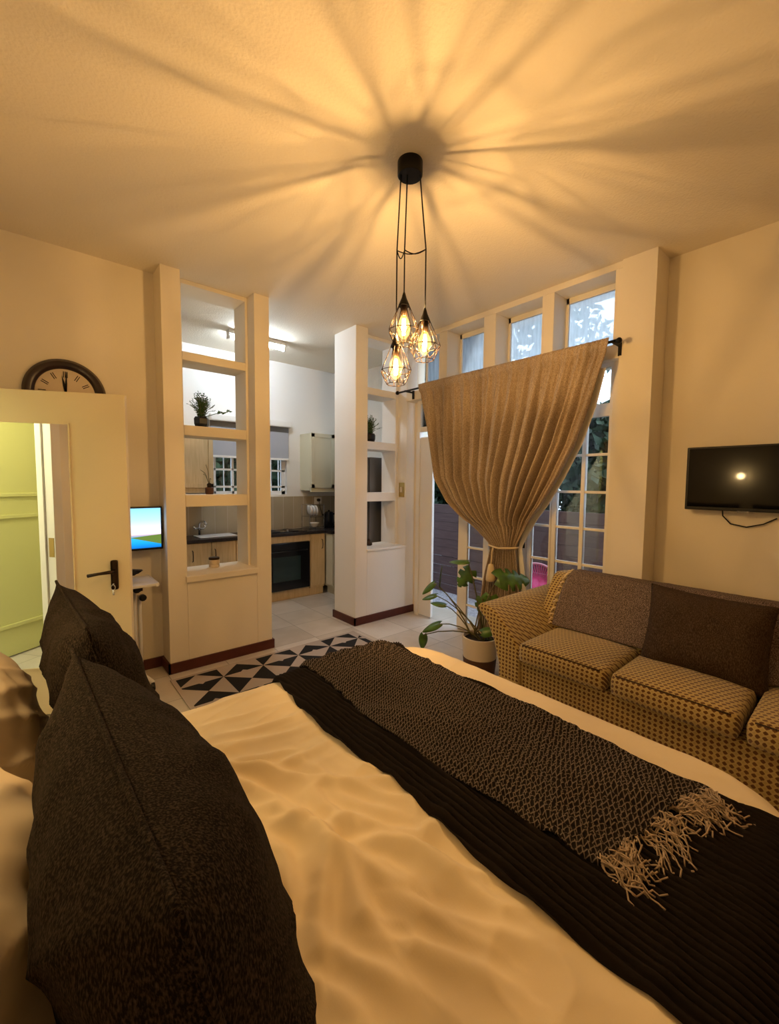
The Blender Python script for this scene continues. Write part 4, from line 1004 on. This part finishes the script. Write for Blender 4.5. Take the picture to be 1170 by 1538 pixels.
# ---------------------------------------------------------------- garden outside
struct('ground', MB().box(3.52, 14, -3, 16, -.12, -.03).box(-2, 3.52, 5.46, 16, -.12, -.03), GRAVEL, 'grey gravel yard outside the glass doors', 'ground')
fe = thing('fence', (4.6, 4, -.03), 'plum-brown horizontal board fence across the yard', 'fence')
fb = MB()
zs = [0, .115, .245, .375, .505, .625, .745, .865, .985, 1.105]
for i, z in enumerate(zs): fb.box(4.38, 4.40, -1.0, 9.0, z-.02, zs[min(i+1, 9)]-(.006 if i < 4 else .002)-.02 if i < 9 else 1.205, .003)
fb.build('boards', FENCE, fe)
for y in (-.5, 1.2, 2.95, 4.7, 6.5, 8.3): MB().box(4.40, 4.48, y-.04, y+.04, -.03, 1.20).build('post', FENCE, fe)
def tree(name, x, y, h, r, m, n, label, seed, zc=None, ls=.125):
    rr = random.Random(seed); o = thing(name, (x, y, -.03), label, 'tree', 'trees beyond the fence')
    MB().tube([(x, y, -.05), (x+.05, y, h*.4), (x, y+.1, h*.8)], [.09, .07, .03], 8).build('trunk', BARK, o, smooth=True)
    f = MB(); zc = zc or h*.55
    for i in range(n):
        d = V((rr.gauss(0, 1), rr.gauss(0, 1), rr.gauss(0, 1))).normalized()*(rr.random()**.4)
        p = V((x+d.x*r, y+d.y*r*1.15, zc+d.z*(h-zc)))
        if p.z < .0: continue
        a = V((rr.gauss(0, 1), rr.gauss(0, 1), rr.gauss(0, 1))).normalized(); b_ = a.cross(V((rr.gauss(0, 1), rr.gauss(0, 1), .3))).normalized()
        l = ls*rr.uniform(.6, 1.3); q = [p-a*l, p+b_*l*.4, p+a*l, p-b_*l*.4]
        f.bm.faces.new([f.bm.verts.new(v) for v in q])
    f.build('crown', m, o, recalc=False)
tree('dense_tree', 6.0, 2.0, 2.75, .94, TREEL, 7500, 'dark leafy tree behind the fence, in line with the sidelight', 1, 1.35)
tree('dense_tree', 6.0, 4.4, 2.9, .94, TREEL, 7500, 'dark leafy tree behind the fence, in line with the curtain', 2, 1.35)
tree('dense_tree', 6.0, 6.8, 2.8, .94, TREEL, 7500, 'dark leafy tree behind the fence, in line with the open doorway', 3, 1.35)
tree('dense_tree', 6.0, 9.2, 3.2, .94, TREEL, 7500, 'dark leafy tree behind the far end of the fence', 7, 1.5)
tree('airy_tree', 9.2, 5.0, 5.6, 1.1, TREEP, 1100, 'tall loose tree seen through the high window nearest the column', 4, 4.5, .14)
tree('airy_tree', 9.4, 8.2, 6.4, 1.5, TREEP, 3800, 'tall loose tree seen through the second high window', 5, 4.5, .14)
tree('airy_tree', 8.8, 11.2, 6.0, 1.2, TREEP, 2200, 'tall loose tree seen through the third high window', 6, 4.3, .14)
tree('garden_shrub', 2.3, 7.2, 3.2, .72, TREEL, 5000, 'dark bushy shrub outside the kitchen window, left half', 9, 1.7)
tree('garden_shrub', 3.6, 7.3, 3.4, .52, TREEL, 5000, 'dark bushy shrub outside the kitchen window, right half', 10, 1.8)
# pink wire chair
pc = thing('garden_chair', (3.9, 2.30, -.03), 'pink cord garden chair outside the glass door', 'chair')
C0 = V((3.88, 2.245, .545))
def cf(a, k):          # hoop of the seat shell
    return C0+V((.16*math.sin(a)*k+.02*k, .20*math.cos(a)*k, .105*math.sin(a)*k+.045*math.cos(a)*k))
hoop = [cf(2*PI*i/36, 1) for i in range(36)]
MB().tube(hoop, .012, 8, closed=True).build('hoop', PINKF, pc, smooth=True)
cdm = MB(); ctr = C0+V((.10, 0, -.07))
for i in range(44):
    p = cf(2*PI*i/44, 1); cdm.tube([p, p.lerp(ctr, .5)+V((0, 0, -.03)), ctr], .0055, 5)
cdm.build('cord_shell', PINK, pc)
for a in (.6, 2.2, 3.9, 5.4):
    q = C0+V((.20*math.cos(a), .22*math.sin(a), 0)); MB().tube([ctr, (q.x, q.y, -.03)], .009, 6).build('leg', PINKF, pc)

# ---------------------------------------------------------------- view
sc_ = bpy.context.scene
sc_.view_settings.view_transform = 'Standard'; sc_.view_settings.look = 'None'; sc_.view_settings.gamma = 1; sc_.view_settings.use_curve_mapping = False
sc_.view_settings.exposure = .80
sc_.cycles.max_bounces = 10; sc_.cycles.diffuse_bounces = 5; sc_.cycles.transparent_max_bounces = 16; sc_.cycles.caustics_reflective = False; sc_.cycles.caustics_refractive = False
sc_.cycles.sample_clamp_indirect = 6
